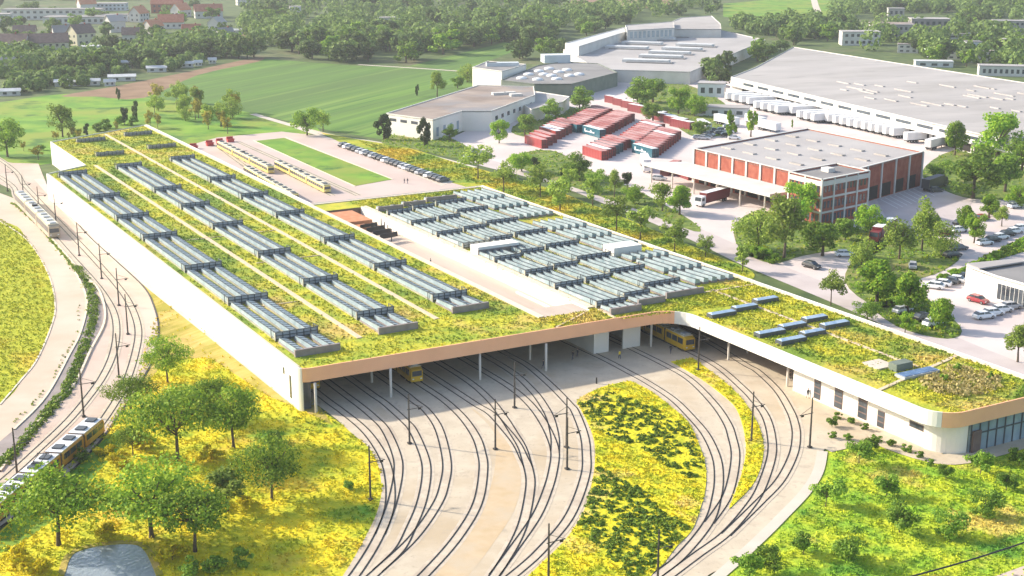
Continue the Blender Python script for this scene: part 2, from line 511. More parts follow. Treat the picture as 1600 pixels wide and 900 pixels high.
M['roof_dbrown'] = mat('dark_brown_tiles', (0.15, 0.10, 0.085), (0.20, 0.14, 0.12), scale=0.6, detail=6, rough=0.9)
M['sheet'] = mat('pale_sheet_metal', (0.62, 0.62, 0.60), (0.54, 0.54, 0.53), scale=0.3, rough=0.6)
M['bark'] = mat('bark', (0.085, 0.06, 0.04), (0.13, 0.10, 0.07), scale=3, coords='obj', rough=0.95)
M['skin'] = mat('skin', (0.50, 0.32, 0.24), rough=0.6)
M['cloth_dark'] = mat('dark_cloth', (0.03, 0.032, 0.04), rough=0.9)
M['cloth_blue'] = mat('blue_denim', (0.05, 0.06, 0.10), rough=0.9)
M['cloth_vest'] = mat('yellow_vest', (0.70, 0.50, 0.03), rough=0.8)
M['cloth_grey'] = mat('grey_cloth', (0.16, 0.15, 0.15), rough=0.9)
M['hair'] = mat('dark_hair', (0.03, 0.022, 0.018), rough=0.7)
M['red'] = mat('red_paint', (0.50, 0.05, 0.05), rough=0.6)
M['stone'] = mat('scrub_ground', (0.42, 0.30, 0.14), (0.30, 0.24, 0.08), scale=0.8, detail=8, rough=0.95, bump=0.2)

LF = {
    'mid': leafmat('leaves_mid_green', (0.115, 0.23, 0.025), (0.31, 0.45, 0.05), dark=(0.05, 0.115, 0.016)),
    'fore': leafmat('leaves_deep_green', (0.12, 0.25, 0.02), (0.40, 0.52, 0.045), dark=(0.03, 0.085, 0.010), trans=0.38),
    'bright': leafmat('leaves_bright_green', (0.14, 0.31, 0.02), (0.38, 0.52, 0.04), dark=(0.06, 0.15, 0.014)),
    'dark': leafmat('leaves_dark_green', (0.045, 0.085, 0.02), (0.13, 0.19, 0.04), dark=(0.02, 0.045, 0.01)),
    'olive': leafmat('leaves_olive', (0.19, 0.30, 0.04), (0.44, 0.55, 0.08), dark=(0.085, 0.15, 0.02)),
    'yellow': leafmat('leaves_yellow', (0.46, 0.40, 0.01), (0.78, 0.64, 0.015), dark=(0.22, 0.23, 0.01), var=0.05),
    'wood': leafmat('leaves_woodland', (0.075, 0.135, 0.03), (0.20, 0.28, 0.065), dark=(0.03, 0.06, 0.018), var=0.16),
    'rust': leafmat('leaves_russet', (0.26, 0.25, 0.035), (0.50, 0.42, 0.06), dark=(0.14, 0.13, 0.02)),
    'shrub': leafmat('leaves_shrub_row', (0.06, 0.13, 0.012), (0.22, 0.30, 0.02), dark=(0.018, 0.05, 0.006), trans=0.2),
    'grass': leafmat('grass_blades', (0.17, 0.29, 0.014), (0.42, 0.45, 0.02), dark=(0.08, 0.18, 0.01), var=0.0),
    'flower': leafmat('flower_heads', (0.66, 0.53, 0.008), (0.90, 0.72, 0.010), dark=(0.42, 0.38, 0.012), var=0.0),
    'scrub': leafmat('scrub_leaves', (0.36, 0.30, 0.10), (0.60, 0.50, 0.22), dark=(0.16, 0.14, 0.04), var=0.0),
}

# ------------------------------------------------------------------ leaf clouds (numpy)


def quads_mesh(name, C, Nn, S, mats, midx=None, aspect=1.0):
    n = len(C)
    Nn = Nn / np.maximum(np.linalg.norm(Nn, axis=1, keepdims=True), 1e-6)
    rnd = nrs.normal(size=(n, 3))
    A = np.cross(Nn, rnd)
    A /= np.maximum(np.linalg.norm(A, axis=1, keepdims=True), 1e-6)
    B = np.cross(Nn, A)
    h = (S / 2)[:, None]
    Vv = np.empty((n, 4, 3))
    Vv[:, 0] = C - A * h - B * h * aspect
    Vv[:, 1] = C + A * h - B * h * aspect * 0.7
    Vv[:, 2] = C + A * h * 0.8 + B * h * aspect
    Vv[:, 3] = C - A * h * 0.9 + B * h * aspect * 0.8
    return raw_mesh(name, Vv.reshape(-1, 3), np.arange(4 * n).reshape(n, 4), mats, midx)


def raw_mesh(name, verts, quads, mats, midx=None):
    me = bpy.data.meshes.new(name)
    nv, nf = len(verts), len(quads)
    me.vertices.add(nv)
    me.vertices.foreach_set('co', verts.astype(np.float32).ravel())
    me.loops.add(nf * 4)
    me.loops.foreach_set('vertex_index', quads.astype(np.int32).ravel())
    me.polygons.add(nf)
    me.polygons.foreach_set('loop_start', np.arange(0, nf * 4, 4, dtype=np.int32))
    for mm in (mats if isinstance(mats, (list, tuple)) else [mats]):
        me.materials.append(mm)
    if midx is not None:
        me.polygons.foreach_set('material_index', np.asarray(midx, dtype=np.int32))
    me.update(calc_edges=True)
    return me


def crown_mesh(name, n, rx, z0, z1, leaf, mats, clumps=14, flat=0.0, shell=0.75, seed=0):
    """leaf clumps through an uneven crown between heights z0 and z1, radius rx"""
    g = np.random.RandomState(seed)
    zc, rz = (z0 + z1) / 2, (z1 - z0) / 2
    cc = []
    while len(cc) < clumps:
        d = g.normal(size=3)
        d /= np.linalg.norm(d)
        r = g.uniform(0.30, 0.92)
        p = d * r
        if flat and p[2] < -0.35:
            continue
        cc.append(p)
    cc = np.array(cc)
    cr = g.uniform(0.20, 0.40, clumps)
    w = cr ** 2 / (cr ** 2).sum()
    ci = g.choice(clumps, n, p=w)
    d = g.normal(size=(n, 3))
    d /= np.linalg.norm(d, axis=1, keepdims=True)
    d[:, 2] *= .8
    rad = cr[ci] * np.where(g.rand(n) < shell, g.uniform(0.75, 1.12, n), g.uniform(0.1, 0.8, n))
    P = cc[ci] + d * rad[:, None]
    P = P * np.array([rx, rx, rz]) + np.array([0, 0, zc])
    nn = d + g.normal(size=(n, 3)) * 0.55 + np.array([0, 0, 0.35])
    S = leaf * g.uniform(0.6, 1.35, n)
    return quads_mesh(name, P, nn, S, mats)


def trunk_mesh(name, h, r, top, spread, nl=5, seed=0):
    g = random.Random(seed)
    mb = MB()
    bend = (g.uniform(-.03, .03) * h, g.uniform(-.03, .03) * h)
    mb.tube([(0, 0, -0.2), (0, 0, h * .15), (bend[0], bend[1], h * .6), (bend[0], bend[1], h)], [r * 1.35, r, r * .8, r * .6], 7)
    for k in range(nl):
        a = 2 * math.pi * (k + g.uniform(-.3, .3)) / nl
        s = spread * g.uniform(.55, 1)
        z0 = h * g.uniform(.75, 1.0)
        zt = top * g.uniform(.75, 1.0)
        mb.tube([(bend[0], bend[1], z0), (bend[0] + s * .5 * math.cos(a), bend[1] + s * .5 * math.sin(a), z0 + (zt - z0) * .45),
                 (bend[0] + s * math.cos(a), bend[1] + s * math.sin(a), zt)], [r * .55, r * .38, r * .14], 5, cap=False)
    return mb.mesh(name, M['bark'], True)


PROTO = {}


def tree_kind(key, leafkey, H, rx, z0, n, leaf, nvar=3, clumps=14, flat=0.0, tr=0.03, nl=5):
    lst = []
    for i in range(nvar):
        sd_ = hash_(key) + i * 17
        cm = crown_mesh('crown', n, rx * (1 + .12 * (i - 1)), z0, H, leaf, LF[leafkey], clumps + i, flat, seed=sd_)
        tm = trunk_mesh('trunk', z0 + (H - z0) * .35, H * tr, H * .88, rx * .7, nl, seed=sd_)
        lst.append((tm, cm))
    PROTO[key] = (H, lst)


def hash_(s):
    return sum((i + 1) * ord(c) for i, c in enumerate(s)) % 10007


def tree(key, x, y, h, label, group, name='tree', cat='tree', wide=1.0, z=0.0, crown='crown', trunk='trunk'):
    H, lst = PROTO[key]
    tm, cm = lst[rng.randrange(len(lst))]
    r = empty(name, (x, y, z), rng.uniform(0, 6.28))
    s = h / H
    r.scale = (s * wide * rng.uniform(.92, 1.08), s * wide * rng.uniform(.92, 1.08), s)
    link(trunk, tm, r)
    link(crown, cm, r)
    tag(r, label, cat, group)
    return r


def inpoly(x, y, poly):
    c = False
    n = len(poly)
    j = n - 1
    for i in range(n):
        xi, yi = poly[i]
        xj, yj = poly[j]
        if (yi > y) != (yj > y) and x < (xj - xi) * (y - yi) / (yj - yi) + xi:
            c = not c
        j = i
    return c


def scatter_pts(poly, n, avoid=()):
    xs, ys = [p[0] for p in poly], [p[1] for p in poly]
    out = []
    tries = 0
    while len(out) < n and tries < n * 30:
        tries += 1
        x, y = rng.uniform(min(xs), max(xs)), rng.uniform(min(ys), max(ys))
        if inpoly(x, y, poly) and not any(inpoly(x, y, a) for a in avoid):
            out.append((x, y))
    return np.array(out)


def tufts(name, pts, z, h, w, mats, pick=None, per=3, parent=None, kind='stuff'):
    """standing blades/leaves around each point"""
    n = len(pts) * per
    base = np.repeat(pts, per, axis=0) + nrs.normal(size=(n, 2)) * w * .6
    hh = h * nrs.uniform(.5, 1.4, n)
    C = np.column_stack([base, z + hh * nrs.uniform(.35, .9, n)])
    nn = np.column_stack([nrs.normal(size=(n, 2)), nrs.uniform(-.2, 1.1, n)])
    S = w * nrs.uniform(.6, 1.4, n)
    midx = None
    if pick is not None:
        midx = np.repeat(pick, per)
    o = link(name, quads_mesh(name, C, nn, S, mats, midx), parent)
    if kind:
        o['kind'] = kind
    return o


def PP(lst, z=0.0):
    return [G(x, y, z) for x, y in lst]


def sheet(name, poly, z, m, kind='structure', label=None, cat=None, thick=0.0):
    mb = MB()
    if thick:
        mb.prism(poly, z - thick, z, 0, bottom=False)
    else:
        n = len(poly)
        if sum(poly[i][0] * poly[(i + 1) % n][1] - poly[(i + 1) % n][0] * poly[i][1] for i in range(n)) < 0:
            poly = poly[::-1]
        mb.add([(p[0], p[1], z) for p in poly], [tuple(range(len(poly)))])
    o = mb.build(name, m)
    return tag(o, label, cat, None, kind)


# ------------------------------------------------------------------ ground, fields, roads, water
gm = MB()
gx = [-4000, -1500, -700, -300, 0, 300, 700, 1500, 4000]
gy = [-600, 100, 300, 500, 800, 1200, 2000, 3500, 6000]
gm.add([(x, y, 0) for y in gy for x in gx], [(j * 9 + i, j * 9 + i + 1, j * 9 + i + 10, j * 9 + i + 9) for j in range(8) for i in range(8)])
tag(gm.build('ground', M['ground']), kind='structure')

meadow_poly = PP([(-200, 1000), (-200, 900), (0, 830), (90, 750), (165, 670), (215, 590), (250, 470), (330, 480), (470, 600), (500, 640), (560, 680), (610, 740), (610, 800), (560, 900), (480, 1020)])
sheet('meadow', meadow_poly, .02, M['meadow'])
sheet('lawn', smooth(PP([(95, 755), (160, 690), (192, 672), (186, 700), (150, 742), (112, 785), (60, 830), (10, 860), (-30, 870), (20, 815)]), 4, True), .03, M['lawn'])
meadow_r_poly = PP([(1060, 960), (1110, 905), (1190, 840), (1255, 775), (1290, 705), (1357, 680), (1440, 700), (1480, 715), (1620, 685), (1800, 640), (1850, 1000), (1060, 1000)])
sheet('meadow', meadow_r_poly, .02, M['meadow_right'])
sheet('lawn', smooth(PP([(-150, 180), (0, 160), (100, 147), (230, 148), (350, 160), (420, 185), (500, 205), (330, 235), (180, 240), (75, 256), (0, 265), (-150, 280)]), 4, True), .02, M['lawn'])
sheet('field', PP([(225, 152), (310, 115), (400, 91), (480, 97), (560, 103), (640, 104), (718, 113), (745, 135), (606, 182), (598, 218), (520, 205), (400, 178), (340, 166)]), .03, M['crop'])
sheet('field', PP([(640, 103), (790, 66), (815, 76), (742, 104), (718, 112)]), .03, M['crop'])
sheet('bare_field', smooth(PP([(95, 150), (180, 135), (290, 113), (400, 90), (405, 96), (310, 117), (225, 153), (150, 151)]), 3, True), .045, M['soil'])
sheet('field', PP([(1130, 6), (1330, -12), (1330, 30), (1200, 34), (1130, 26)]), .03, M['lawn'])
sheet('bare_field', PP([(890, -10), (1050, -12), (1052, 10), (930, 16), (890, 14)]), .03, M['soil'])
sheet('field', PP([(900, -12), (700, -20), (1600, -30), (1600, -12), (1052, -12)]), .03, M['crop'])
sheet('garden_ground', PP([(285, 66), (400, 52), (408, 66), (300, 80)]), .03, M['soil'])
sheet('field', smooth(PP([(-200, 320), (0, 341), (45, 372), (78, 425), (90, 475), (84, 510), (60, 562), (37, 592), (0, 633), (-200, 760)]), 4, True), .03, M['crop2'])


def ribbon(name, px, width, z, m, kind='structure', thick=0.0, n=6):
    c = smooth([G(*p) for p in px], n)
    l, r = [], []
    for i, p in enumerate(c):
        a, b = c[max(i - 1, 0)], c[min(i + 1, len(c) - 1)]
        d = Vector((b[0] - a[0], b[1] - a[1])).normalized()
        l.append((p[0] - d.y * width / 2, p[1] + d.x * width / 2))
        r.append((p[0] + d.y * width / 2, p[1] - d.x * width / 2))
    mb = MB()
    N = len(c)
    vs = [(p[0], p[1], z) for p in l] + [(p[0], p[1], z) for p in r]
    mb.add(vs, [(i, N + i, N + i + 1, i + 1) for i in range(N - 1)])
    if thick:
        lo = [(p[0], p[1], z - thick) for p in l] + [(p[0], p[1], z - thick) for p in r]
        mb.add(vs + lo, [(i, i + 1, 2 * N + i + 1, 2 * N + i) for i in range(N - 1)] + [(N + i, 3 * N + i, 3 * N + i + 1, N + i + 1) for i in range(N - 1)])
    o = mb.build(name, m)
    return tag(o, kind=kind)


# far paths
ribbon('path', [(395, 178), (470, 200), (530, 214), (600, 225), (680, 246), (740, 262)], 3.2, .05, M['path'])
ribbon('path', [(462, 199), (500, 212), (535, 223), (560, 232)], 2.2, .055, M['path'])
ribbon('path', [(560, 101), (640, 106), (715, 111)], 2.6, .05, M['path'])
ribbon('path', [(1270, -8), (1274, 8), (1278, 18)], 6, .05, M['path'])

# left road, grey path and tram apron
road_l = [(-200, 240), (0, 302), (50, 332), (82, 383), (110, 415), (128, 445), (136, 476), (126, 520), (110, 552), (72, 620), (22, 672), (-200, 850)]
field_edge = [(-200, 330), (0, 346), (43, 376), (75, 427), (86, 475), (81, 508), (58, 562), (35, 592), (0, 633), (-200, 770)]
sheet('road', smooth(PP(road_l), 6) + smooth(PP(field_edge), 6)[::-1], .06, M['road'])
apron_l = [(-200, 230), (0, 288), (27, 322), (62, 352), (100, 395), (130, 430), (155, 455), (164, 500), (141, 550), (117, 600), (85, 632), (50, 672), (0, 738), (-200, 930)]
apron_r = [(60, 256), (72, 285), (88, 310), (135, 365), (178, 405), (224, 448), (241, 480), (248, 515), (240, 560), (212, 610), (178, 660), (148, 700), (75, 770), (0, 825), (-200, 1010)]
sheet('grey_path', smooth(PP(road_l), 6)[24:] + smooth(PP(apron_l), 6)[24:][::-1], .05, M['asphalt_l'])
sheet('tram_apron', smooth(PP(apron_l), 6) + [G(-200, 250)][:0] + (smooth(PP(apron_r), 6))[::-1] + PP([(20, 255), (-200, 215)]), .075, M['apron_left'])
ribbon('kerb', apron_r[1:-1], .35, .12, M['darkmetal'], thick=.1)
ribbon('kerb', field_edge[1:-1], .3, .16, M['parapet'], thick=.14)
ribbon('kerb', road_l[3:-1], .35, .2, M['parapet'], thick=.16)
ribbon('kerb', apron_l[3:-1], .4, .35, M['parapet'], thick=.3)
ribbon('pavement', [(60, 280), (140, 366), (230, 442), (330, 521), (458, 624)], 2.6, .09, M['path'])
sheet('dry_grass_strip', smooth(PP(apron_r), 6)[30:62] + PP([(262, 560), (330, 560), (420, 620), (470, 640), (520, 665), (500, 636), (470, 628), (330, 514), (230, 437), (180, 398)]), .04, M['drygrass'])

# front yard
apron_f = PP([(497, 634), (525, 655), (549, 677), (576, 700), (592, 727), (597, 757), (591, 795), (572, 838), (536, 900), (470, 990)])
island_edge = PP([(740, 990), (830, 897), (882, 846), (912, 800), (926, 750), (930, 705), (923, 672), (907, 640), (903, 626), (940, 606), (985, 596)])
island_r = PP([(985, 596), (1015, 611), (1048, 636), (1075, 660), (1092, 695), (1102, 727), (1103, 758), (1097, 787), (1082, 828), (1058, 854), (1037, 882), (1018, 900), (950, 990)])
apron_rr = PP([(1020, 990), (1100, 905), (1135, 885), (1190, 836), (1222, 803), (1256, 768), (1276, 738), (1290, 700), (1320, 690), (1357, 681)])
inner = [L2W(76, -33), L2W(76, 30), L2W(1, 30), L2W(1, 0)]
sheet('tram_yard', smooth(apron_f, 6)[::-1] + [G(480, 632)] + [L2W(1, 1), L2W(1, 60), L2W(102, 60), L2W(102, -34), L2W(76, -36)] + [G(1290, 645)] + smooth(apron_rr, 6)[::-1], .08, M['apron'])
sheet('pavement', [L2W(75.0, -32), L2W(79.8, -32), L2W(79.8, -62), L2W(80.5, -66.5), L2W(78, -67), L2W(76, -62)], .096, M['apron'])
isl = smooth(island_edge, 5) + smooth(island_r, 5)[1:]
sheet('grass_island', isl, .16, M['island'], thick=.1)
strip_l = PP([(1048, 566), (1092, 591), (1130, 619), (1151, 641), (1163, 678), (1165, 710), (1156, 750), (1140, 792)])
strip_r = PP([(1140, 796), (1175, 760), (1189, 730), (1193, 700), (1187, 670), (1171, 640), (1150, 614), (1120, 588), (1082, 560)])
gstrip = smooth(strip_l, 5) + smooth(strip_r, 5)
sheet('grass_island', gstrip, .16, M['island'], thick=.1)
sheet('sandy_strip', smooth(PP([(735, 638), (771, 675), (774, 725), (762, 775), (737, 825), (675, 897), (600, 980), (660, 980), (735, 897), (772, 848), (803, 800), (814, 758), (810, 722), (792, 690), (762, 656)]), 4, True), .09, M['sand'])
ribbon('pavement', [(1285, 706), (1278, 738), (1258, 770), (1224, 806), (1190, 840), (1137, 889), (1080, 935)], 1.6, .13, M['path'], thick=.1)
ribbon('pavement', [(1285, 700), (1330, 690), (1362, 684), (1405, 700), (1450, 714), (1490, 718), (1560, 702), (1640, 676)], 4.2, .1, M['apron'])
sheet('pavement', PP([(1545, 905), (1620, 878), (1700, 940), (1560, 960)]), .1, M['apron_left'])

# pond
pond = smooth(PP([(100, 890), (112, 868), (150, 855), (205, 851), (228, 862), (246, 890), (240, 940), (120, 950)]), 5, True)
m_w, nt, b = newmat('pond_water')
b.inputs['Base Color'].default_value = (0.27, 0.31, 0.34, 1)
b.inputs['Roughness'].default_value = 0.14
tx = nt.nodes.new('ShaderNodeTexNoise')
tx.inputs['Scale'].default_value = 1.6
tx.inputs['Detail'].default_value = 4
bp = nt.nodes.new('ShaderNodeBump')
bp.inputs['Distance'].default_value = 0.12
gp = nt.nodes.new('ShaderNodeNewGeometry')
nt.links.new(gp.outputs['Position'], tx.inputs['Vector'])
nt.links.new(tx.outputs['Fac'], bp.inputs['Height'])
nt.links.new(bp.outputs['Normal'], b.inputs['Normal'])
sheet('pond_water', pond, .05, m_w)
ribbon('pond_bank', [(95, 900), (110, 866), (150, 852), (206, 848), (231, 860), (250, 900)], 0.9, .12, M['drygrass'], thick=.1)

# industrial yards and street
sheet('industrial_yard', PP([(690, 222), (760, 190), (850, 160), (950, 110), (1010, 105), (1140, 125), (1400, 150), (1620, 200), (1800, 280), (1800, 640), (1600, 578), (1500, 545), (1420, 512), (1330, 470), (1250, 436), (1165, 405), (1080, 366), (1000, 336), (900, 300), (800, 262), (730, 240)]), .05, M['yard'])
ribbon('street', [(690, 232), (760, 255), (830, 272), (900, 292), (960, 315), (1020, 338), (1100, 372), (1180, 410), (1270, 447), (1350, 480), (1430, 515), (1520, 553), (1640, 600)], 8.5, .07, M['street'])
ribbon('pavement', [(1165, 436), (1250, 470), (1330, 500), (1430, 540), (1520, 577), (1640, 625)], 2.0, .1, M['path'])
sheet('verge', smooth(PP([(500, 207), (560, 218), (640, 232), (705, 252), (770, 270), (850, 292), (930, 322), (1010, 355), (1090, 388), (1168, 420), (1176, 436), (1140, 438)]), 4) + PP([(1150, 470), (740, 330), (700, 293), (545, 240), (530, 222)]), .08, M['verge'])
sheet('depot_plaza', PP([(280, 232), (340, 215), (440, 206), (494, 212), (560, 230), (700, 284), (770, 305), (780, 340), (480, 345), (380, 300)]), .1, M['plaza'])
sheet('lawn', PP([(398, 221), (444, 216), (612, 281), (556, 291)]), .18, M['lawn'], thick=.08)
sheet('pavement', PP([(520, 222), (545, 226), (708, 284), (690, 291)]), .12, M['path'])
ribbon('kerb', [(396, 220), (555, 292)], .4, .22, M['parapet'], thick=.1, n=2)
ribbon('kerb', [(446, 215), (614, 281)], .4, .22, M['parapet'], thick=.1, n=2)
# delivery court of the brick warehouse, with bay markings
sheet('delivery_court', PP([(1370, 312), (1440, 290), (1520, 315), (1500, 345), (1440, 385), (1400, 372)]), .09, M['street'])
for i in range(9):
    t = i / 8
    a = (1376 + 58 * t, 312 - 19 * t)
    bl = MB()
    p, q = G(*a), G(a[0] + 27, a[1] + 14)
    bl.bar((p[0], p[1], .1), (q[0], q[1], .1), .25, .008)
    tag(bl.build('bay_marking', M['white_line']), kind='structure')
# green islands between the yards
VERGES = []
for poly in ([(1150, 350), (1190, 330), (1280, 345), (1350, 360), (1395, 372), (1360, 400), (1315, 392), (1255, 400), (1205, 412), (1155, 388)],
             [(1345, 395), (1400, 375), (1460, 370), (1500, 400), (1470, 425), (1430, 440), (1420, 470), (1370, 480), (1320, 440)],
             [(1360, 470), (1430, 460), (1500, 510), (1480, 530), (1400, 510)],
             [(800, 200), (870, 165), (935, 185), (900, 205), (830, 215)],
             [(980, 140), (1060, 130), (1130, 160), (1150, 200), (1090, 215), (1040, 185)],
             [(790, 250), (860, 235), (930, 270), (1000, 300), (1080, 345), (1085, 362), (980, 322), (860, 280)],
             [(1440, 270), (1490, 235), (1600, 225), (1640, 300), (1540, 312), (1480, 300)],
             [(1470, 440), (1600, 372), (1640, 380), (1500, 424)],
             [(595, 222), (640, 205), (700, 215), (745, 240), (735, 252), (640, 232)]):
    VERGES.append(smooth(PP(poly), 4, True))
    sheet('green_verge', VERGES[-1], .11, M['island2'])

# ------------------------------------------------------------------ the tram depot
dep = empty('tram_depot', (HO[0], HO[1], 0), HA)
dep.scale = (KS, KS, 1)
tag(dep, 'huge low tram depot with planted roof, rooflight rows and shaded peach canopy edge', 'tram depot')
ZR, ZS = 7.35, 5.25
PW = 4.8


def arc(cx, cy, r, a0, a1, n=8):
    return [(cx + r * math.cos(R(a0 + (a1 - a0) * i / n)), cy + r * math.sin(R(a0 + (a1 - a0) * i / n))) for i in range(n + 1)]


c_fl = arc(1.6, 1.6, 1.6, 180, 270)                          # front left corner
c_in = arc(70.8, -7.0, 6.2, 90, 0)                           # inner corner
c_we = arc(81.5, -64.5, 4.6, 180, 268, 10)                   # wing corner
left_front = [(0, 206.5)] + c_fl
P1 = c_fl + [(50.5, -.6), (50.5, 290), (13.3, 267), (13.3, 216), (0, 206.5)]
P2 = [(50.5, -.6)] + c_in + [(77, -9), (103, -9), (103, 7), (50.5, 7)]
P3 = [(77, -9)] + c_we + [(103, -69.2), (103, -9)]
P4 = [(62, 7), (103, 7), (103, 127.5), (62, 127.5)]
P5 = [(50.5, 118), (62, 118), (62, 127.5), (50.5, 127.5)]
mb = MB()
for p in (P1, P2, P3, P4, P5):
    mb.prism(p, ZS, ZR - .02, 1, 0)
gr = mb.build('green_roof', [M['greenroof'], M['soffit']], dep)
front = [(50.5, -.6)] + c_in + [(77, -9)]
edge_front = c_fl + front
mb = MB()
mb.wall(c_fl[4:] + front[:-1][:6], -.25, ZS - .05, ZR + .28)
mb.build('fascia', M['fascia'], dep)
mb = MB()
mb.wall(front[5:] + c_we[:6], -.25, ZS - .05, ZR + .28)
mb.build('fascia', M['wallwhite'], dep)  # sunlit stretch stays white, the shaded stretches carry the peach tone
mb = MB()
mb.wall(c_we[5:] + [(103, -69.2)], -.25, ZS - .05, ZR + .28)
mb.build('fascia', M['fascia'], dep)
mb = MB()
mb.wall([(0, 206.5), (0, 1.6)] + c_fl[:5], -.25, -.1, ZR + .28)
mb.build('wall', M['wallwhite'], dep)
mb = MB()
for k in range(1, 17):
    mb.box(-.256, 12 * k, 0, -.2505, 12 * k + .07, ZR + .2)
mb.box(-.257, 2, 5.2, -.2505, 206, 5.28)
mb.box(-.258, 2, 0, -.2505, 206, .35)
mb.build('wall_joint', M['parapet'], dep)
mb = MB()                                                     # other outer walls
mb.wall([(103, -69.2), (103, 127.5), (51.7, 127.5), (51.7, 290.5), (13.3, 267), (13.3, 216), (0, 206.5)], -.25, -.1, ZR + .28)
mb.build('wall', M['wallwhite'], dep)
# parapet copings
for pts, w, z in (([(.35, 206), (.35, 2)], .5, .1), ([(102.4, -70), (102.4, 127)], .9, .24), ([(51.1, 7), (51.1, 290)], 1.1, .24), ([(62.8, 118), (62.8, 8)], 1.5, .24),
                  ([(51, 126.9), (103, 126.9)], .9, .18)):
    m_ = MB()
    m_.bar((pts[0][0], pts[0][1], ZR + z / 2), (pts[1][0], pts[1][1], ZR + z / 2), w, z)
    m_.build('coping', M['parapet'], dep)
# service paths on the roof
for a, bq, w in (((15.9, 12), (15.9, 215), 1.0), ((33.4, 16), (33.4, 276), 1.0), ((50.2, .2), (61, 6.3), .4), ((63.2, 0), (63.6, 6.5), .5), ((91.5, 7), (91.5, -49.5), .7),
                 ((77.4, -55), (102, -48.4), .7), ((2, 40.5), (15, 40.5), .25), ((2, 103), (33, 103), .25), ((18, 74), (33, 74), .25), ((64, 6.2), (102, 6.2), .5)):
    m_ = MB()
    m_.bar((a[0], a[1], ZR + .06), (bq[0], bq[1], ZR + .06), w, .14)
    m_.build('roof_path', M['roofpath'], dep)
# inner court (ramp)
m_ = MB()
m_.box(50.9, 7.0, 4.7, 62, 118, 4.9)
m_.build('ramp_deck', M['rampfloor'], dep)
m_ = MB()
m_.box(61.9, 7.2, 4.9, 62.05, 118, ZR, 0)
m_.box(50.7, 7.2, 4.9, 50.9, 112, ZR, 0)
m_.build('court_wall', M['wallwhite'], dep)
m_ = MB()
m_.box(50.9, 6.9, 4.9, 62, 7.05, ZR - .1)
m_.box(51, 7.05, ZR - .25, 61.6, 13.0, ZR - .05)
m_.build('court_cover', M['rampfloor'], dep)
m_ = MB()
m_.box(50.95, 104, 4.9, 59, 117, 7.0)
m_.box(50.95, 99, 4.9, 56.5, 104, 6.4)
m_.build('gatehouse', M['rust'], dep)
m_ = MB()
for k in range(4):
    m_.box(56.9 + k * .9, 88 + 4 * k, 4.9, 57.1 + k * .9, 88.2 + 4 * k, 8.0)
    m_.bar((53.5, 87 + 4 * k, 6.6), (58.6, 88.1 + 4 * k, 6.6), .15, 1.2)
m_.build('gate', M['darkmetal'], dep)


# rooflights -----------------------------------------------------
def rooflight(u0, u1, v0, v1, nst, rail=True, rh=1.7, dark_end=False):
    """low kerb with nst long glazed ridges running along v and a railing frame across the front"""
    b_ = MB()
    g = .35
    if rail:
        b_.box(u0 - .2, v0, ZR, u1 + .2, v0 + .45, ZR + rh * .82)
    w = (u1 - u0) / (nst + (nst - 1) * .68)
    for k in range(nst):
        a = u0 + k * w * 1.68
        b_.box(a - .06, v0 + .5, ZR, a + w + .06, v1, ZR + g)
    root = b_.build('rooflight', M['kerb'] if rail else M['sawdark'], dep)
    for k in range(nst):
        a = u0 + k * w * 1.68
        zf, zb = ZR + g + .75, ZR + g + .4
        s_ = MB()
        x = (a, a + w * .07, a + w * .93, a + w)
        ya, yb = v0 + .55, v1 - .15
        vs = []
        for yy, zt in ((ya, zf), (yb, zb)):
            for i, xx in enumerate(x):
                vs.append((xx, yy, (zt + (.25 if i == 1 else -.12) if 0 < i < 3 else ZR + g + .05)))
        s_.add(vs, [(0, 1, 5, 4), (1, 2, 6, 5), (2, 3, 7, 6), (0, 3, 2, 1), (4, 5, 6, 7)])
        s_.build('glass_strip', M['glassroof'], root)
        gl = MB()
        nb = max(2, int((yb - ya) / 1.7))
        for q in range(nb + 1):
            yy = ya + (yb - ya) * q / nb
            zt = zf + (zb - zf) * q / nb + .04
            gl.bar((x[1], yy, zt + .25), (x[2], yy, zt - .12), .16, .06)
        gl.bar((x[1], ya, zf + .28), (x[1], yb, zb + .28), .14, .1)
        gl.bar((x[2], ya, zf - .1), (x[2], yb, zb - .1), .14, .1)
        gl.bar((x[3] + .14, ya, ZR + g + .04), (x[3] + .14, yb, ZR + g + .04), .3, .12)
        gl.build('glazing_bar', M['frame'], root)
    if rail:
        p_ = MB()
        p_.box(u0 - .1, v0 - .06, ZR + .5, u1 + .1, v0 - .01, ZR + rh - .1)
        p_.build('mesh_panel', M['panel'], root)
        r_ = MB()
        n = max(4, int((u1 - u0) / 1.15))
        for k in range(n + 1):
            x = u0 - .15 + (u1 - u0 + .3) * k / n
            r_.box(x - .07, v0 - .22, ZR + .1, x + .07, v0 - .1, ZR + rh)
        for z in (.45, rh * .62, rh):
            r_.box(u0 - .25, v0 - .24, ZR + z - .06, u1 + .25, v0 - .08, ZR + z + .06)
        for x in (u0 - .2, u1 + .2):
            r_.bar((x, v0 - .1, ZR + rh), (x, v0 + 2.2, ZR + rh), .1, .12)
            r_.box(x - .06, v0 + 2.1, ZR, x + .06, v0 + 2.2, ZR + rh)
        r_.build('railing', M['frame'], root)
    if dark_end:
        p_ = MB()
        p_.box(u0 - .35, v0 - .05, ZR, u1 + .35, v0 + .5, ZR + 1.25)
        p_.build('end_panel', M['sawdark'], root)
    return root


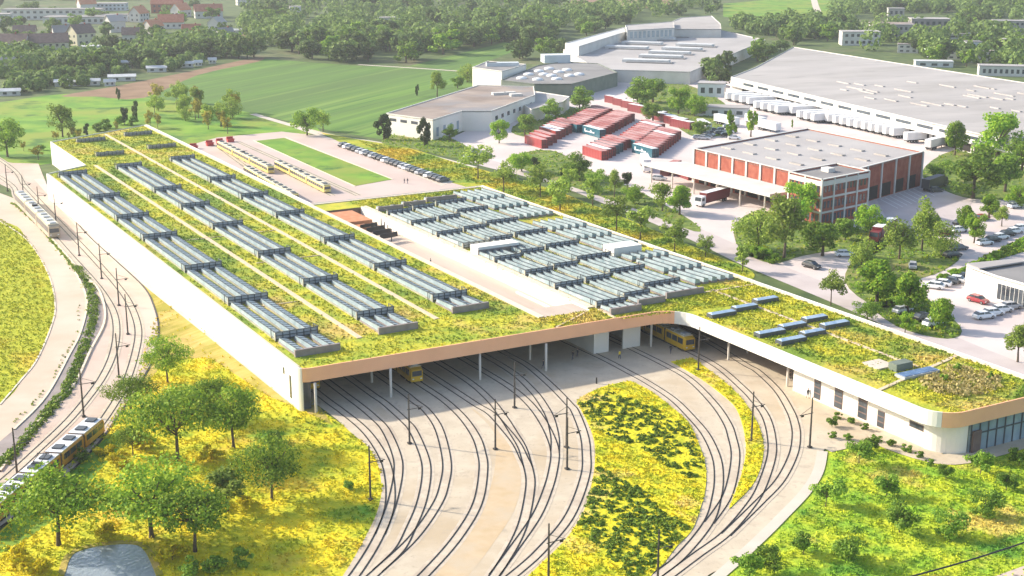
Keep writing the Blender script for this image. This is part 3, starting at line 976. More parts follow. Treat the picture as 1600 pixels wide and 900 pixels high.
colsA = {(2.1, 9.8): [7.2, 17.5, 44.2, 73.3, 106.9, 131.8, 160.9, 199.5], (20.1, 27.3): [12.2, 22.7, 50.4, 78.1, 110.9, 137.5, 163.1, 204.7],
         (38.0, 45.2): [17.7, 26.7, 55.0, 83.5, 115.8, 142.8, 170.2, 209.8]}
for (u0, u1), vs in colsA.items():
    for i, v in enumerate(vs):
        if i == len(vs) - 1:
            rooflight(u0, u1, v, v + 2.4, 3)
            continue
        end = vs[i + 1] - 1.0
        if i == 0:
            rooflight(u0, u1, v, end, 3, rail=False, dark_end=True)
        else:
            rooflight(u0, u1, v, end, 3)
for u0, u1, v in ((38.4, 47, 237), (20.2, 28.5, 231), (21, 30, 262), (38.5, 47.5, 268)):
    rooflight(u0, u1, v, v + 2.2, 3, rh=1.3)
colsB = {(63.8, 70.2): [1.4, 7.2, 22.8, 34.9, 48.4, 63.2, 76.8, 90.9, 104.7], (72.0, 77.7): [4.5, 9.8, 23.9, 36.7, 51.1, 65.6, 78.6, 92.3, 106.9],
         (79.8, 88.3): [6.0, 14.1, 26.8, 39.9, 53.2, 67.4, 81.5, 97.3, 109.3]}
for (u0, u1), vs in colsB.items():
    vs = [max(v, 1.9) for v in vs]
    for i, v in enumerate(vs):
        if i == len(vs) - 1:
            rooflight(u0, u1, v, v + 1.5, 4, rh=1.5)
            rooflight(u0, u1, v + 5.5, v + 8, 2, rail=False, dark_end=True)
        elif i == 0:
            rooflight(u0, u1, v, vs[1] - 1.0, 5 if u1 - u0 > 7 else 4 if u1 - u0 > 5 else 3, rail=False, dark_end=True)
        else:
            e = vs[i + 1] - 1.0
            if u0 < 65 and i == 4:
                e -= 6
            rooflight(u0, u1, v, e, 5 if u1 - u0 > 7 else 4 if u1 - u0 > 5 else 3, rh=1.5)
for v0, v1 in ((11, 21), (22, 33), (34, 39), (46, 56), (57, 67), (68, 78), (84, 95), (97, 108), (109, 121)):
    rooflight(90.6, 100.6, v0, v1, 5, rail=False)
m_ = MB()
m_.box(89.5, 40, ZR, 97, 44.5, ZR + 2.0)
m_.build('plant_room', M['wallwhite'], dep)
m_ = MB()
m_.box(63.6, 56, ZR, 74.2, 59.6, ZR + 1.9)
m_.build('plant_room', M['wallwhite'], dep)
m_ = MB()
m_.box(63.6, 55.9, ZR + .2, 74.2, 55.98, ZR + 1.3)
m_.build('plant_room_grille', M['sawdark'], dep)
# flat skylights on the wing roof
for u0, u1, v in ((78.7, 84.6, -8.8), (85.6, 91, -7.4), (92.6, 98, -5.2), (78.7, 84.8, -22.8), (85.4, 91, -21.4), (92.4, 97.6, -19.8), (79.2, 85, -28.2), (86, 91, -26.6), (92.6, 98.6, -24.6)):
    m_ = MB()
    m_.box(u0, v - .9, ZR, u1, v + .9, ZR + .75)
    rt = m_.build('skylight', M['frame'], dep)
    m_ = MB()
    vs = [(u0 + .1, v - .8, ZR + .78), (u1 - .1, v - .8, ZR + .78), (u1 - .1, v + .8, ZR + .78), (u0 + .1, v + .8, ZR + .78), (u0 + .5, v, ZR + 1.05), (u1 - .5, v, ZR + 1.05)]
    m_.add(vs, [(0, 1, 5, 4), (2, 3, 4, 5), (1, 2, 5), (3, 0, 4)])
    m_.build('pane', M['skyglass'], rt)
m_ = MB()
m_.box(84.5, -53.5, ZR, 92.5, -51.2, ZR + .5)
rt = m_.build('solar_rack', M['panel'], dep)
for k in range(4):
    m_ = MB()
    m_.box(84.8 + k * 1.9, -53.3, ZR + .5, 86.5 + k * 1.9, -51.4, ZR + .58)
    m_.build('solar_panel', M['solar'], rt)
m_ = MB()
m_.box(84.5, -47.5, ZR, 88.5, -43.5, ZR + .25)
m_.build('roof_slab', M['path'], dep)
m_ = MB()
m_.box(86.3, -49.8, ZR, 90, -47.9, ZR + 1.3)
m_.build('roof_hatch', M['greenwall'], dep)
# columns carrying the canopy
for px, py in ((480, 628), (494, 645), (611, 621), (581, 598), (750, 594), (853, 580), (828, 563), (1017, 542), (1059, 517), (1041, 514), (1138, 563), (1168, 552), (1230, 604)):
    u, v = UV(px, py)
    m_ = MB()
    m_.tube([(u, v, 0), (u, v, ZS + .02)], [.24, .24], 10)
    m_.build('column', M['column'], dep, smooth_=True)
# walls standing inside the hall; the rear one is added to darken it
u, v = UV(935, 552)
m_ = MB()
m_.box(u - 1.2, v - .2, 0, u - .8, v + 30, ZS)
m_.box(u - .8, v - .2, 0, u + 2.2, v + .1, ZS)
m_.build('inner_wall', M['wallwhite'], dep)
u2, v2 = UV(1000, 541)
m_ = MB()
m_.box(u2 - 4.0, v2, 0, u2, v2 + .4, ZS)
m_.box(u2 - .3, v2 + .4, 0, u2, v2 + 30, ZS)
m_.build('inner_wall', M['wallwhite'], dep)
m_ = MB()
m_.box(.3, 75, 0, 50.4, 75.4, ZS)
m_.box(50.4, 75, 0, 102.6, 75.4, 2.5)
m_.build('inner_wall', M['sawdark'], dep)  # added unseen wall closing the hall depth, to keep the interior dark
m_ = MB()
m_.box(.4, 1.0, .1, 2.0, 1.2, ZS)
m_.build('glazed_door', M['glass'], dep)
for v0, v1, z0, z1 in ((4.2, 5.0, 1.2, 5.2), (7.4, 8.0, 4.6, 5.8)):
    m_ = MB()
    m_.box(-.31, v0, z0, -.262, v1, z1)
    m_.build('window', M['glass'], dep)
# wing: white ground floor wall with windows, glazed end
wu = 79.3
m_ = MB()
m_.box(wu, -63.5, 0, wu + .35, -32.5, ZS - .06)
m_.box(wu + .35, -32.85, 0, 87.6, -32.5, ZS - .06)
m_.prism(arc(wu + 4.6, -63.5, 4.6, 180, 268, 10) + arc(wu + 4.6, -63.5, 4.2, 268, 180, 10), 0, ZS - .06)
m_.build('wing_wall', M['wallwhite'], dep)
m_ = MB()
m_.box(87.6, -32.85, .0, 87.9, 30, ZS - .06)
m_.build('recess_wall', M['recess'], dep)


m_ = MB()
for k in range(8):
    m_.box(wu - .012, -63 + 3.9 * k, 0, wu - .002, -62.94 + 3.9 * k, ZS - .1)
m_.box(wu - .014, -63.5, 2.75, wu - .002, -32.6, 2.82)
m_.box(wu - .016, -63.5, 0, wu - .002, -32.6, .3)
m_.build('wall_joint', M['parapet'], dep)


def wing_v(px, z):
    best = min(np.arange(-72, 0, .1), key=lambda vv: abs(pxof(wu, vv, z) - px))
    return float(best)


def pxof(u, v, z):
    x, y = L2W(u, v)
    dz = z - CH
    d = y * cp_ - dz * sp_
    return 800 + CF * x / d


for x0, x1, z0, z1 in ((1272, 1283, .5, 4.7), (1304, 1317, .5, 4.7), (1341, 1355, .5, 4.7), (1371, 1382, .4, 3.2), (1421, 1443, 2.7, 3.7)):
    va, vb = wing_v(x0, (z0 + z1) / 2), wing_v(x1, (z0 + z1) / 2)
    f_ = MB()
    f_.box(wu - .06, min(va, vb), z0, wu - .003, max(va, vb), z1)
    fr = f_.build('window', M['roof_dbrown'], dep)
    g_ = MB()
    nrow = max(1, int((z1 - z0) / .9))
    for k in range(nrow):
        zz = z0 + (z1 - z0) * k / nrow
        g_.box(wu - .075, min(va, vb) + .12, zz + .12, wu - .062, max(va, vb) - .12, zz + (z1 - z0) / nrow - .12)
    g_.build('pane', M['glass'], fr)
m_ = MB()
m_.box(wu + 4.7, -68.3, 0, 102, -67.9, ZS - .06)
m_.build('shopfront', M['glass_blue'], dep)
m_ = MB()
for k in range(12):
    x = wu + 4.8 + k * 1.9
    m_.box(x, -68.45, 0, x + .16, -68.31, ZS - .06)
m_.box(wu + 4.7, -68.46, 2.9, 102, -68.32, 3.1)
m_.build('mullion', M['frame'], dep)
m_ = MB()
m_.box(wu + 5.0, -68.75, 0, wu + 6.8, -68.47, 3.6)
m_.build('entrance_screen', M['roof_dbrown'], dep)

# greenery growing on the roof (stuff part of the depot)
rects = [([(1, 1), (50, 1), (50, 288), (14, 266), (14, 215), (1, 205)], 10500), ([(50, .5), (102, -6), (102, 7), (50, 7)], 2200), ([(78, -6), (102, -6), (102, -69), (80, -69)], 4200), ([(62, 7), (102, 7), (102, 126), (62, 126)], 3500)]
block = []
for (u0, u1), vs in list(colsA.items()) + list(colsB.items()):
    block.append([(u0 - .4, min(vs) - .5), (u1 + .4, min(vs) - .5), (u1 + .4, max(vs) + 1.5), (u0 - .4, max(vs) + 1.5)])
block += [[(15.2, 10), (16.6, 10), (16.6, 216), (15.2, 216)], [(32.7, 14), (34.1, 14), (34.1, 277), (32.7, 277)], [(50.4, 7), (62.2, 7), (62.2, 118), (50.4, 118)], [(90, 10), (101, 10), (101, 121), (90, 121)]]
pts = np.concatenate([scatter_pts(p, n, block) for p, n in rects])
pick = (nrs.rand(len(pts)) < np.clip(.42 - pts[:, 1] / 350, .12, .42)).astype(int)
tufts('roof_plants', pts, ZR - .02, .20, .24, M['cov_greenroof'], None, 3, dep)
pts = scatter_pts([(86, -55), (98, -52), (99, -61), (94, -65), (86, -64), (84, -60)], 420)
tufts('roof_scrub', pts, ZR, .6, .35, LF['scrub'], None, 4, dep)

for uu_, vv_ in ((90, -57), (95.5, -54.5), (97, -60)):
    cm_ = crown_mesh('roof_shrub', 260, .9, 0, 1.6, .2, LF['mid'], 6, 0, seed=int(uu_))
    link('roof_shrub', cm_, dep, (uu_, vv_, ZR))
# ------------------------------------------------------------------ tram tracks


TN = [0]


def track(px, label, group='tram tracks'):
    c = smooth([G(*p) for p in px], 8)
    t = empty('tram_track', (c[0][0], c[0][1], 0))
    for s in (-1, 1):
        l, r = [], []
        for i, p in enumerate(c):
            a, b_ = c[max(i - 1, 0)], c[min(i + 1, len(c) - 1)]
            d = Vector((b_[0] - a[0], b_[1] - a[1])).normalized()
            for lst, off in ((l, -.09), (r, .09)):
                k = s * .66 + off
                lst.append((p[0] - d.y * k - c[0][0], p[1] + d.x * k - c[0][1]))
        mb = MB()
        N = len(c)
        for h0, h1 in ((.085, .15),):
            vs = [(p[0], p[1], h1) for p in l] + [(p[0], p[1], h1) for p in r]
            lo = [(p[0], p[1], h0) for p in l] + [(p[0], p[1], h0) for p in r]
            mb.add(vs, [(i, i + 1, N + i + 1, N + i) for i in range(N - 1)])
            mb.add(vs + lo, [(i, 2 * N + i, 2 * N + i + 1, i + 1) for i in range(N - 1)] + [(N + i, N + i + 1, 3 * N + i + 1, 3 * N + i) for i in range(N - 1)])
        mb.build('rail', M['rail'], t)
    TN[0] += 1
    l, r = [], []
    for i, p in enumerate(c):
        a, b_ = c[max(i - 1, 0)], c[min(i + 1, len(c) - 1)]
        d = Vector((b_[0] - a[0], b_[1] - a[1])).normalized()
        for lst, k in ((l, -1.25), (r, 1.25)):
            lst.append((p[0] - d.y * k - c[0][0], p[1] + d.x * k - c[0][1], .09 + TN[0] * .0015))
    mb = MB()
    N = len(c)
    mb.add(l + r, [(i, i + 1, N + i + 1, N + i) for i in range(N - 1)])
    mb.build('track_slab', M['slab'], t)
    tag(t, label, 'tram track', group)
    return t


def back(px, d=40):
    """continue a track straight back into the hall along the long axis"""
    u, v = UV(*px[0])
    x, y = L2W(u, v + d)
    dz = -CH
    dd = y * cp_ - dz * sp_
    uu = y * sp_ + dz * cp_
    p1 = (800 + CF * x / dd, 450 - CF * uu / dd)
    x, y = L2W(u, v + d / 2)
    dd = y * cp_ - dz * sp_
    uu = y * sp_ + dz * cp_
    return [p1, (800 + CF * x / dd, 450 - CF * uu / dd)] + px


YT = 'tracks curving out of the depot'
track(back([(508, 624), (534, 643), (569, 672), (594, 706), (607, 740), (609, 790), (592, 838), (556, 897), (490, 980)]), 'outermost left of the tracks curving out of the canopy, beside the meadow', YT)
track(back([(532, 612), (564, 636), (583, 652), (602, 672), (619, 710), (622, 740), (612, 788), (594, 836)]), 'second track from the left under the canopy, joining the meadow side track', YT)
track(back([(579, 615), (602, 631), (632, 658), (646, 675), (663, 715), (666, 745), (658, 787), (642, 826), (624, 860), (590, 893)]), 'third track from the left under the canopy, left of the yellow tram', YT)
track(back([(625, 610), (648, 628), (667, 643), (686, 672), (698, 722), (694, 758), (682, 790), (645, 842), (586, 897), (510, 965)]), 'track passing just in front of the yellow tram at the canopy, left side', YT)
track(back([(655, 600), (687, 621), (708, 638), (727, 658), (744, 684), (752, 708), (755, 735), (746, 787), (715, 840), (665, 897), (590, 970)]), 'track on which the small yellow tram front stands under the canopy', YT)
track(back([(712, 612), (744, 633), (767, 647), (788, 670), (807, 694), (818, 716), (826, 735), (828, 765), (814, 828), (775, 897), (715, 975)]), 'track along the right of the sandy strip in the yard', YT)
track(back([(727, 593), (764, 624), (786, 652), (802, 677), (816, 701), (825, 731)]), 'short track joining the one beside the sandy strip', YT)
track(back([(777, 593), (808, 614), (832, 637), (850, 663), (862, 688), (867, 708), (865, 730), (857, 762), (838, 807), (800, 862), (772, 900)]), 'middle track swinging left of the last yard mast', YT)
track(back([(794, 578), (831, 610), (851, 637), (861, 658), (867, 685), (867, 706)]), 'short track merging at the mast left of the planted island', YT)
track(back([(794, 555), (826, 573), (862, 604), (890, 633), (899, 645), (912, 679), (916, 708), (914, 745), (890, 807), (847, 859), (805, 897), (700, 980)]), 'track hugging the left side of the planted island', YT)
track(back([(875, 530), (940, 560), (980, 581), (1013, 599), (1052, 625), (1084, 657), (1104, 682), (1119, 715), (1123, 744), (1120, 776), (1107, 817), (1065, 869), (1020, 905), (930, 975)]), 'track hugging the right side of the planted island', YT)
track(back([(963, 534), (1035, 569), (1078, 594), (1115, 631), (1136, 662), (1144, 685), (1149, 712), (1144, 750), (1133, 782), (1108, 818)]), 'track along the left of the narrow grass strip', YT)
track([(985, 505), (1010, 519), (1080, 551), (1123, 575), (1160, 607), (1178, 626), (1196, 651), (1205, 682), (1205, 715), (1189, 763), (1170, 794), (1134, 835), (1088, 869), (1040, 905), (960, 965)], 'track of the long yellow tram under the canopy, right of the grass strip', YT)
track([(1060, 512), (1115, 540), (1166, 571), (1185, 582), (1215, 611), (1234, 642), (1242, 664), (1244, 684), (1239, 712), (1219, 751), (1186, 786), (1134, 837)], 'outermost right track, nearest the white wing wall', YT)
track([(-150, 200), (0, 277), (30, 312), (80, 366), (112, 402), (142, 435), (163, 462), (178, 490), (182, 520), (176, 555), (160, 590), (135, 625), (105, 660), (60, 703), (0, 757), (-150, 880)], 'left track of the bypass beside the pale road', 'bypass tracks')
track([(-150, 165), (0, 250), (40, 292), (85, 340), (142, 400), (186, 450), (206, 482), (216, 515), (212, 550), (196, 600), (168, 648), (135, 690), (85, 737), (0, 806), (-150, 925)], 'right track of the bypass, with the white roofed tram', 'bypass tracks')
for k, (a, bq, lb) in enumerate((((336, 226), (462, 318), 'left stabling track in the yard behind the depot'), ((352, 224), (520, 306), 'middle stabling track in the yard behind the depot'), ((372, 222), (560, 306), 'empty right stabling track in the yard behind the depot'))):
    track([a, ((a[0] + bq[0]) / 2, (a[1] + bq[1]) / 2), bq], lb, 'stabling tracks')


# ------------------------------------------------------------------ trams
def make_tram(name, p0, p1, label, h=3.3, seg=3, side='tramyellow', roof='tramcream', group=None, z=.12):
    """articulated tram from ground pixel p0 (rear) to p1 (front)"""
    a, b_ = Vector(G(*p0)), Vector(G(*p1))
    L = (b_ - a).length
    rz = math.atan2((b_ - a).y, (b_ - a).x)
    t = empty(name, (a.x, a.y, z), rz)
    gap = .55
    sl = (L - gap * (seg - 1)) / seg
    hw = 1.22
    for k in range(seg):
        x0 = k * (sl + gap)
        x1 = x0 + sl
        e0 = .7 if k == 0 else 0.06
        e1 = .7 if k == seg - 1 else 0.06
        prof = [(-hw, .35), (-hw, h - .75), (-hw + .12, h - .45), (hw - .12, h - .45), (hw, h - .75), (hw, .35)]
        mb = MB()
        st = []
        for x, ins, zt in ((x0, e0, -.35), (x0 + e0 * 1.3, 0, 0), (x1 - e1 * 1.3, 0, 0), (x1, e1, -.35)):
            f = 1 - ins * .16
            st.append([(x, y * f, zz if zz < 1 else zz + (zt if ins > .1 else 0)) for y, zz in prof])
        n = len(prof)
        for r0, r1 in zip(st, st[1:]):
            mb.add(r0 + r1, [(i, (i + 1) % n, n + (i + 1) % n, n + i) for i in range(n)])
        mb.add(st[0], [tuple(range(n))])
        mb.add(st[-1], [tuple(reversed(range(n)))])
        body = mb.build('body', M[side], t)
        rf = MB()
        rf.box(x0 + e0, -hw + .14, h - .44, x1 - e1, hw - .14, h - .3)
        rr = rf.build('roof', M[roof], t)
        nb = max(2, int(sl / 4))
        for i in range(nb):
            q = MB()
            xx = x0 + sl * (i + .3) / nb
            q.box(xx, -.62, h - .3, xx + sl / nb * .42, .62, h - .02)
            q.build('roof_box', M['frame' if 'orange' in side or 'pale' in side else 'panel'], rr)
        for s in (-1, 1):
            wv = MB()
            nw = max(2, int(sl / 1.9))
            for i in range(nw):
                xa = x0 + .5 + (sl - 1.0) * i / nw
                xb = xa + (sl - 1.0) / nw - .22
                wv.box(xa, s * hw - (.02 if s < 0 else -.004), 1.35, xb, s * hw + (.02 if s > 0 else -.004), h - .85)
            wv.build('window', M['glass'], body)
            bo = MB()
            bo.box(x0 + sl * .25, s * (hw - .12) - .1, 0.02, x0 + sl * .25 + 1.9, s * (hw - .12) + .1, .5)
            bo.box(x0 + sl * .65, s * (hw - .12) - .1, 0.02, x0 + sl * .65 + 1.9, s * (hw - .12) + .1, .5)
            bo.build('bogie', M['rubber'], t)
        if k == seg - 1:
            ws = MB()
            ws.add([(x1 - .02, -.95, 1.35), (x1 - .02, .95, 1.35), (x1 - .02, .95, 2.35), (x1 - .02, -.95, 2.35), (x1 + .03, -.92, 1.35), (x1 + .03, .92, 1.35), (x1 + .03, .88, 2.3), (x1 + .03, -.88, 2.3)],
                   [(4, 5, 6, 7), (0, 1, 5, 4), (1, 2, 6, 5), (2, 3, 7, 6), (3, 0, 4, 7)])
            ws.build('windscreen', M['glass'], body)
            for s in (-1, 1):
                hl = MB()
                hl.box(x1 - .05, s * .75 - .16, .75, x1 + .03, s * .75 + .16, .95)
                hl.build('headlight', M['tarp'], body)
        if k < seg - 1:
            be = MB()
            be.box(x1 - .02, -hw + .1, .5, x1 + gap + .02, hw - .1, h - .5)
            be.build('bellows', M['rubber'], t)
    pg = MB()
    xm = L * .5 - 1
    pg.bar((xm, -.5, h + .1), (xm + 2.2, -.5, h + .75), .07, .07)
    pg.bar((xm, .5, h + .1), (xm + 2.2, .5, h + .75), .07, .07)
    pg.bar((xm + 2.2, -.8, h + .75), (xm + 2.2, .8, h + .75), .14, .08)
    pg.box(xm - .3, -.55, h - .28, xm + .5, .55, h + .12)
    pg.build('pantograph', M['darkmetal'], t)
    tag(t, label, 'tram', group)
    return t


make_tram('tram', (585, 548), (652, 600), 'yellow tram with only its front showing under the depot canopy')
make_tram('tram', (447, 567), (491, 611), 'tram standing in shade under the left end of the canopy')
make_tram('tram', (985, 504), (1078, 550), 'long yellow tram leaving the hall at the inner corner of the canopy')
make_tram('tram', (32, 318), (86, 373), 'pale roofed tram running on the bypass between the masts', h=3.6, seg=3, side='tan').scale = (1, 1.25, 1.1)
make_tram('tram', (-40, 838), (152, 676), 'long white roofed tram with orange sides beside the pond meadow', roof='tarp', side='tramorange', h=3.2, seg=5).scale = (1, 1.2, .9)
make_tram('tram', (344, 231), (424, 272), 'yellow tram at the far end of the stabling yard', side='trampale', group='stabled trams').scale = (1, 1, .82)
make_tram('tram', (434, 262), (512, 302), 'yellow tram parked next to the green rectangle, nearer end of its track', side='trampale', group='stabled trams').scale = (1, 1, .82)
make_tram('tram', (386, 271), (462, 316), 'yellow tram parked closest to the depot roof in the stabling yard', side='trampale', group='stabled trams').scale = (1, 1, .82)
for k, (x, y) in enumerate(((303, 233), (328, 228), (344, 225), (360, 222))):
    p = G(x, y)
    m_ = MB()
    m_.box(-1.2, -.8, 0, 1.2, .8, .9)
    m_.box(-1.4, -1.0, .9, 1.4, 1.0, 1.15)
    m_.box(-1.2, .5, 1.15, 1.2, .8, 1.9)
    tag(m_.build('buffer_stop', M['red'], None, (p[0], p[1], .1), HA), ['leftmost red buffer stop by the depot roof edge', 'red buffer stop second from the depot roof', 'red buffer stop third from the depot roof', 'red buffer stop furthest from the depot roof'][k], 'buffer stop', 'red buffer stops')

# ------------------------------------------------------------------ catenary masts


def mast_proto():
    t = empty('catenary_mast', (0, 0, 0))
    a = MB()
    a.tube([(0, 0, 0), (0, 0, 4.5), (0, 0, 9)], [.17, .14, .10], 8)
    a.box(-.3, -.3, 0, .3, .3, .25)
    a.build('pole', M['pole'], t, smooth_=False)
    a = MB()
    a.bar((-.3, 0, 6.2), (2.4, 0, 6.2), .1, .1)
    a.bar((0, 0, 7.4), (2.3, 0, 6.25), .05, .05)
    a.build('bracket', M['pole'], t)
    a = MB()
    a.box(1.6, -.06, 5.85, 2.1, .06, 6.14)
    a.build('insulator', M['darkmetal'], t)
    return t


mproto = mast_proto()
masts = [((12, 299), 'mast at the far end of the bypass'), ((38, 319), 'bypass mast behind the pale roofed tram'), ((62, 338), 'bypass mast next to the rear of the pale roofed tram'), ((88, 351), 'bypass mast next to the front of the pale roofed tram'),
         ((124, 400), 'bypass mast just ahead of the pale roofed tram'), ((159, 436), 'bypass mast opposite the middle of the white hall wall'), ((186, 478), 'bypass mast where the tracks start to bend'), ((200, 523), 'bypass mast in the bend above the first tree'),
         ((186, 590), 'bypass mast half hidden by the tree crowns'), ((131, 652), 'bypass mast just behind the white roofed tram'), ((28, 752), 'nearest bypass mast beside the white roofed tram'),
         ((579, 782), 'mast standing in the meadow left of all yard tracks'), ((640, 694), 'yard mast in front of the left canopy column'), ((774, 703), 'yard mast at the top of the sandy strip'), ((804, 638), 'yard mast at the edge of the canopy shadow'),
         ((885, 700), 'yard mast close to the left tip of the planted island'), ((886, 734), 'thin yard mast next to the left curve of the island'), ((1174, 690), 'mast on the narrow grass strip'), ((1091, 579), 'mast at the tip of the narrow grass strip'),
         ((1265, 700), 'mast by the corner of the white wing'), ((857, 915), 'mast at the bottom edge between the tracks'), ((1027, 925), 'thin mast at the bottom edge by the planted island')]
for i, ((x, y), lb) in enumerate(masts):
    o = mproto if i == 0 else copy_tree(mproto)
    p = G(x, y)
    o.location = (p[0], p[1], .08)
    o.rotation_euler = (0, 0, HA + (math.pi if x in (885, 1265) else 0))
    tag(o, lb, 'mast', 'catenary masts')
    if 0 <= i < 11:
        o.scale = (1, 1, .92)

# ------------------------------------------------------------------ buildings of the surroundings


def lerp(a, b_, t):
    return (a[0] + (b_[0] - a[0]) * t, a[1] + (b_[1] - a[1]) * t)


def block(name, label, cat, plan, h, wall, roof, par=.35, z0=0.0, group=None):
    n = len(plan)
    if sum(plan[i][0] * plan[(i + 1) % n][1] - plan[(i + 1) % n][0] * plan[i][1] for i in range(n)) < 0:
        plan = plan[::-1]
    cx, cy = sum(p[0] for p in plan) / n, sum(p[1] for p in plan) / n
    t = empty(name, (cx, cy, z0))
    loc = [(p[0] - cx, p[1] - cy) for p in plan]
    mb = MB()
    mb.wall(loc, .3, 0, h + par, closed=True)
    mb.build('wall', wall if not isinstance(wall, str) else M[wall], t)
    mb = MB()
    mb.prism(loc, h - .3, h, bottom=False)
    mb.build('roof', M[roof], t)
    tag(t, label, cat, group)
    return t, loc


def coping(t, loc, z):
    n = len(loc)
    for k in range(n):
        a, b_ = loc[k], loc[(k + 1) % n]
        mb = MB()
        mb.bar((a[0], a[1], z + .1), (b_[0], b_[1], z + .1), .7, .2)
        mb.build('coping', M['offwhite'], t)


def windows(t, a, b_, n, z0, z1, wf=.6, m='glass', name='window', frame=None, d=.04, s=0.04, e=0.96):
    """n windows along the facade from a to b (local coordinates), outside to the right of a->b"""
    dx, dy = b_[0] - a[0], b_[1] - a[1]
    L = math.hypot(dx, dy)
    nx, ny = dy / L, -dx / L
    for k in range(n):
        c = s + (e - s) * (k + .5) / n
        w = (e - s) / n * wf
        p, q = lerp(a, b_, c - w / 2), lerp(a, b_, c + w / 2)
        mb = MB()
        mb.add([(p[0] + nx * .005, p[1] + ny * .005, z0), (q[0] + nx * .005, q[1] + ny * .005, z0), (q[0] + nx * d, q[1] + ny * d, z0), (p[0] + nx * d, p[1] + ny * d, z0),
                (p[0] + nx * .005, p[1] + ny * .005, z1), (q[0] + nx * .005, q[1] + ny * .005, z1), (q[0] + nx * d, q[1] + ny * d, z1), (p[0] + nx * d, p[1] + ny * d, z1)],
               [(0, 1, 2, 3), (4, 7, 6, 5), (3, 2, 6, 7), (0, 3, 7, 4), (1, 5, 6, 2)])
        mb.build(name, M[m], t)


def roof_boxes(t, rects, z, h, m, name):
    for x, y, w, l, rz in rects:
        mb = MB()
        c, s = math.cos(rz), math.sin(rz)
        pts_ = [(x + c * i * w / 2 - s * j * l / 2, y + s * i * w / 2 + c * j * l / 2) for i, j in ((-1, -1), (1, -1), (1, 1), (-1, 1))]
        mb.prism(pts_, z, z + h, bottom=False)
        mb.build(name, M[m], t)


# brick warehouse with its canopy and office block
hB = 10.2
wfl, wfr = G(1085, 234, hB), G(1283, 281, hB)
dF = (Vector(wfr) - Vector(wfl)).normalized()
nF = Vector((-dF.y, dF.x))                                   # towards the back
Lw = (Vector(wfr) - Vector(wfl)).length
pb = Vector(G(1442, 239, hB))
depth = (pb - Vector(wfr)).dot(nF)
wof = lambda a, d_: tuple(Vector(wfl) + dF * a + nF * d_)
ext = (pb - Vector(wfl)).dot(dF)
bw, bl_ = block('brick_warehouse', 'red brick warehouse with white pilasters, pale flat roof and long loading canopy', 'warehouse', [wof(0, 0), wof(Lw, 0), wof(ext, depth), wof(ext - Lw * .93, depth * 1.02)], hB, 'brick', 'roof_light')
bc = Vector(bw.location[:2])


def bloc(a, d_):
    p = Vector(wof(a, d_)) - bc
    return (p.x, p.y)


ang = math.atan2(dF.y, dF.x)
for k in range(10):
    p = bloc(Lw * k / 9, -.12)
    mb = MB()
    mb.box(-.35, -.2, 0, .35, .1, hB + .4)
    mb.build('pilaster', M['offwhite'], bw, p, ang)
rside = [bloc(Lw, 0), bloc(ext, depth)]
for k in range(8):
    p = lerp(rside[0], rside[1], k / 7)
    mb = MB()
    mb.box(-.1, -.3, 0, .35, .3, hB + .4)
    mb.build('pilaster', M['offwhite'], bw, p, math.atan2(rside[1][1] - rside[0][1], rside[1][0] - rside[0][0]) - math.pi / 2)
windows(bw, rside[0], rside[1], 7, .3, 4.2, .7, 'dark', 'loading_door')
windows(bw, bloc(0, -.0), bloc(Lw, 0), 9, .3, 4.4, .8, 'dark', 'loading_door')
mb = MB()
pts_ = [bloc(-9, -13), bloc(Lw * .86, -11), bloc(Lw * .86, -.3), bloc(-4, -.3)]
mb.prism(pts_, 5.0, 5.9)
cn = mb.build('loading_canopy', M['offwhite'], bw)
for k in range(6):
    p = lerp(pts_[0], pts_[1], .05 + .9 * k / 5)
    q = lerp(pts_[3], pts_[2], .05 + .9 * k / 5)
    p = lerp(p, q, .08)
    mb = MB()
    mb.tube([(p[0], p[1], 0), (p[0], p[1], 5.0)], .25, 8)
    mb.build('post', M['column'], cn)
roof_boxes(bw, [(*lerp(lerp(bloc(0, 0), bloc(Lw, 0), .1 + .19 * i), lerp(bloc(ext - Lw * .93, depth * 1.02), bloc(ext, depth), .1 + .19 * i), .18 + .19 * j), 5.0, 1.4, ang) for i in range(5) for j in range(4)], hB, .4, 'roof_lighter', 'rooflight')
coping(bw, [bloc(0, 0), bloc(Lw, 0), bloc(ext, depth), bloc(ext - Lw * .93, depth * 1.02)], hB + .36)
# office block at the corner
hO = 12.4
o0, o1 = Vector(G(1285, 283, hO)), Vector(G(1358, 269, hO))
dO = (o1 - o0).normalized()
lO = (o1 - o0).length
w2 = Vector(G(1237, 272, hO)) - o0
w2n = w2.normalized() if False else Vector((-dO.y, dO.x))
wl = abs((Vector(G(1237, 272, hO)) - o0).dot(dO.orthogonal())) or 12
side = -dF
wl = 13.0
pl = [tuple(o0), tuple(o1), tuple(o1 + side * wl), tuple(o0 + side * wl)]
bo_, ol = block('office_building', 'three storey brick office with ribbon windows and white frame, joined to the warehouse corner', 'office', pl, hO, 'brick', 'roof_grey')
oc = Vector(bo_.location[:2])
lo = lambda v_: (v_.x - oc.x, v_.y - oc.y)
fa, fb = lo(o0), lo(o1)
ga, gb = lo(o0 + side * wl), lo(o0)
for z in (0.6, 4.3, 8.6):
    windows(bo_, fa, fb, 12, z + .5, z + (2.4 if z < 8 else 2.2), .62)
    windows(bo_, ga, gb, 7, z + .5, z + 2.4, .62)
for z in (3.75, 7.7, 11.6):
    for a, b_ in ((fa, fb), (ga, gb)):
        d = Vector((b_[0] - a[0], b_[1] - a[1])).normalized()
        nx = Vector((d.y, -d.x)) * .1
        mb = MB()
        mb.bar((a[0] + nx.x, a[1] + nx.y, z), (b_[0] + nx.x, b_[1] + nx.y, z), .25, .5 if z < 11 else 1.3)
        mb.build('cornice', M['offwhite'], bo_)
